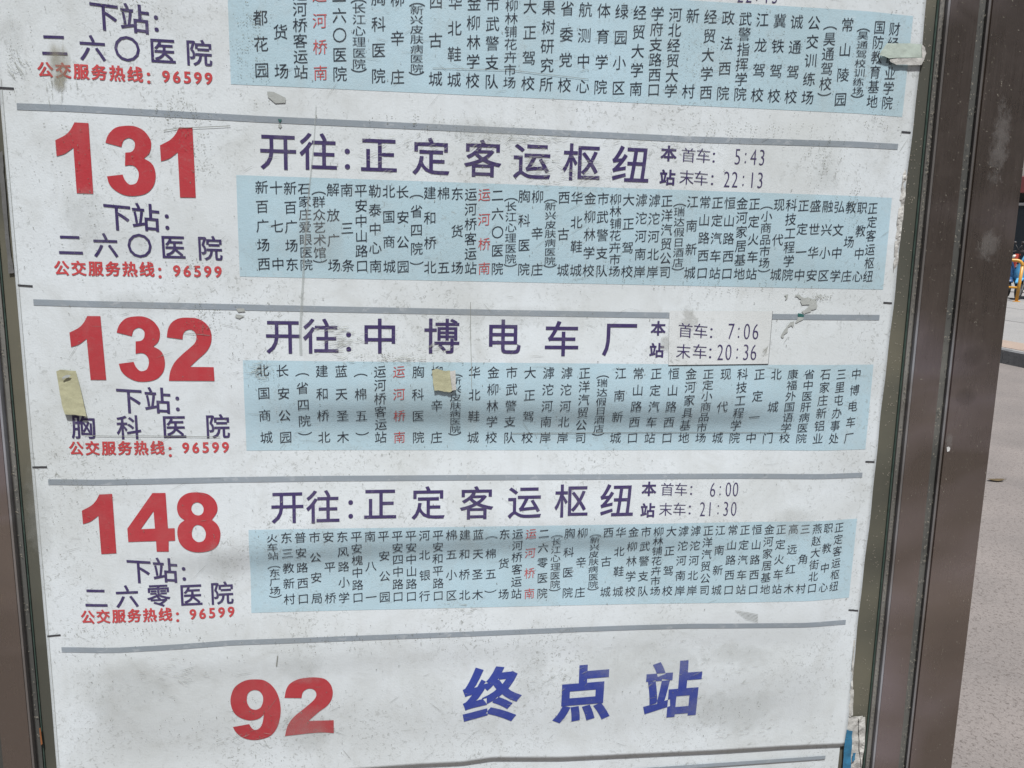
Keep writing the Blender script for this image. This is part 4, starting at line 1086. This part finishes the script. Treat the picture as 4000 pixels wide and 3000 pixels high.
# trees by the street (outside the frame to the sides; near ones added for their reflections)
M['bark'] = simple('tree_bark', (0.10, 0.075, 0.055), 0.9, 0, 0.4, 14, 0.01)
M['leaf'] = simple('tree_leaf', (0.045, 0.085, 0.025), 0.6, 0, 0.5, 1.5)
def tree(loc, h, seed, label):
    rnd = random.Random(seed); r = thing('street_tree', label, 'tree', Matrix.Translation(loc), 'street trees')
    tube('trunk', [(0, 0, -.05), (0.05, .02, h * .25), (0, .05, h * .5), (-.04, 0, h * .8)], [.16, .13, .10, .04], M['bark'], r)
    for k in range(6):
        a = rnd.uniform(0, 2 * PI); z = h * rnd.uniform(.38, .6); l = h * .3
        tube('limb', [(0, .03, z), (math.cos(a) * l * .5, math.sin(a) * l * .5, z + l * .4), (math.cos(a) * l, math.sin(a) * l, z + l * .9)], [.06, .04, .015], M['bark'], r, 6)
    vs = []; fs = []
    cl = [(rnd.gauss(0, h * .17), rnd.gauss(0, h * .17), h * rnd.uniform(.5, 1.0), rnd.uniform(.09, .17) * h) for _ in range(26)]
    for cx, cy, cz, cr in cl:
        for _ in range(170):
            d = Vector((rnd.gauss(0, 1), rnd.gauss(0, 1), rnd.gauss(0, .8))).normalized() * cr * rnd.uniform(.5, 1.1)
            p = Vector((cx, cy, cz)) + d; u = Vector((rnd.gauss(0, 1), rnd.gauss(0, 1), rnd.gauss(0, .5))).normalized() * rnd.uniform(.05, .1); w = u.cross(Vector((rnd.random(), rnd.random(), rnd.random()))).normalized() * .05
            n = len(vs); vs += [p - u, p + w, p + u, p - w]; fs.append((n, n + 1, n + 2, n + 3))
    o = obj('crown', vs, fs, M['leaf'], r); o['kind'] = 'stuff'
    return r
tree(tuple(pb + side * 5.5 + away * 1.0), 6.5, 3, 'leafy street tree on the far pavement, right of the scooters')
tree((-6.5, -9.0, .14), 7.0, 5, 'unseen leafy tree on the near footpath, to the left, added for reflections')
tree((5.5, -10.0, .14), 7.5, 8, 'unseen leafy tree on the near footpath, to the right, added for reflections')
# unseen building behind the photographer, added for reflections in the steel
ob = thing('reflected_building', 'unseen brown tiled building behind the viewer, added for reflections in the steel', 'building', Matrix.Translation((0, -16, 0)) @ Matrix.Rotation(PI, 4, 'Z'))
M['tilew'] = simple('brown_tile_wall', (0.16, 0.105, 0.09), 0.6, 0, 0.3, 1.2)
bx('wall', -22, 0, 0, 22, 8, 12, M['tilew'], ob)
bx('roof', -22.3, -0.3, 12, 22.3, 8.3, 12.3, M['wallc'], ob)
for fl in range(4):
    for i in range(10):
        x = -20.5 + i * 4.2; z = 1.0 + fl * 2.9
        w_ = bx('window', x, -0.06, z, x + 2.3, 0.03, z + 1.6, M['white'], ob)
        bx('pane', x + .08, -0.09, z + .08, x + 1.1, -0.05, z + 1.52, M['glassd'], w_); bx('pane', x + 1.2, -0.09, z + .08, x + 2.22, -0.05, z + 1.52, M['glassd'], w_)
# small things along the far pavement: joint lines in the concrete, fallen leaves, a paper scrap
M['joint'] = simple('joint_dirt', (0.10, 0.095, 0.09), 0.9, 0, 0.3, 20)
for k in range(1, 6):
    o = slab('pavement_joint', -40, 0.9 + k * 2.1, 60, 0.915 + k * 2.1, KH - 0.01, KH + 0.001, M['joint'], pv); o.matrix_world = KM
M['deadleaf'] = simple('dead_leaf', (0.10, 0.07, 0.03), 0.8, 0, 0.4, 20)
lf = thing('fallen_leaf', 'small dark fallen leaf on the road beside the sign post', 'leaf', Matrix.Translation(ground_at(3890, 1877, 0.004)))
bm = bmesh.new(); vsl = [bm.verts.new((0.045 * math.cos(a) * (1 + .3 * math.cos(2 * a)), 0.022 * math.sin(a), 0.004 + 0.006 * math.cos(a) ** 2)) for a in [2 * PI * k / 12 for k in range(12)]]
bm.faces.new(vsl); lb_ = bobj('blade', bm, M['deadleaf'], lf); tube('stem', [(0.05, 0, .009), (0.075, .005, .006)], .0015, M['deadleaf'], lf, 5)
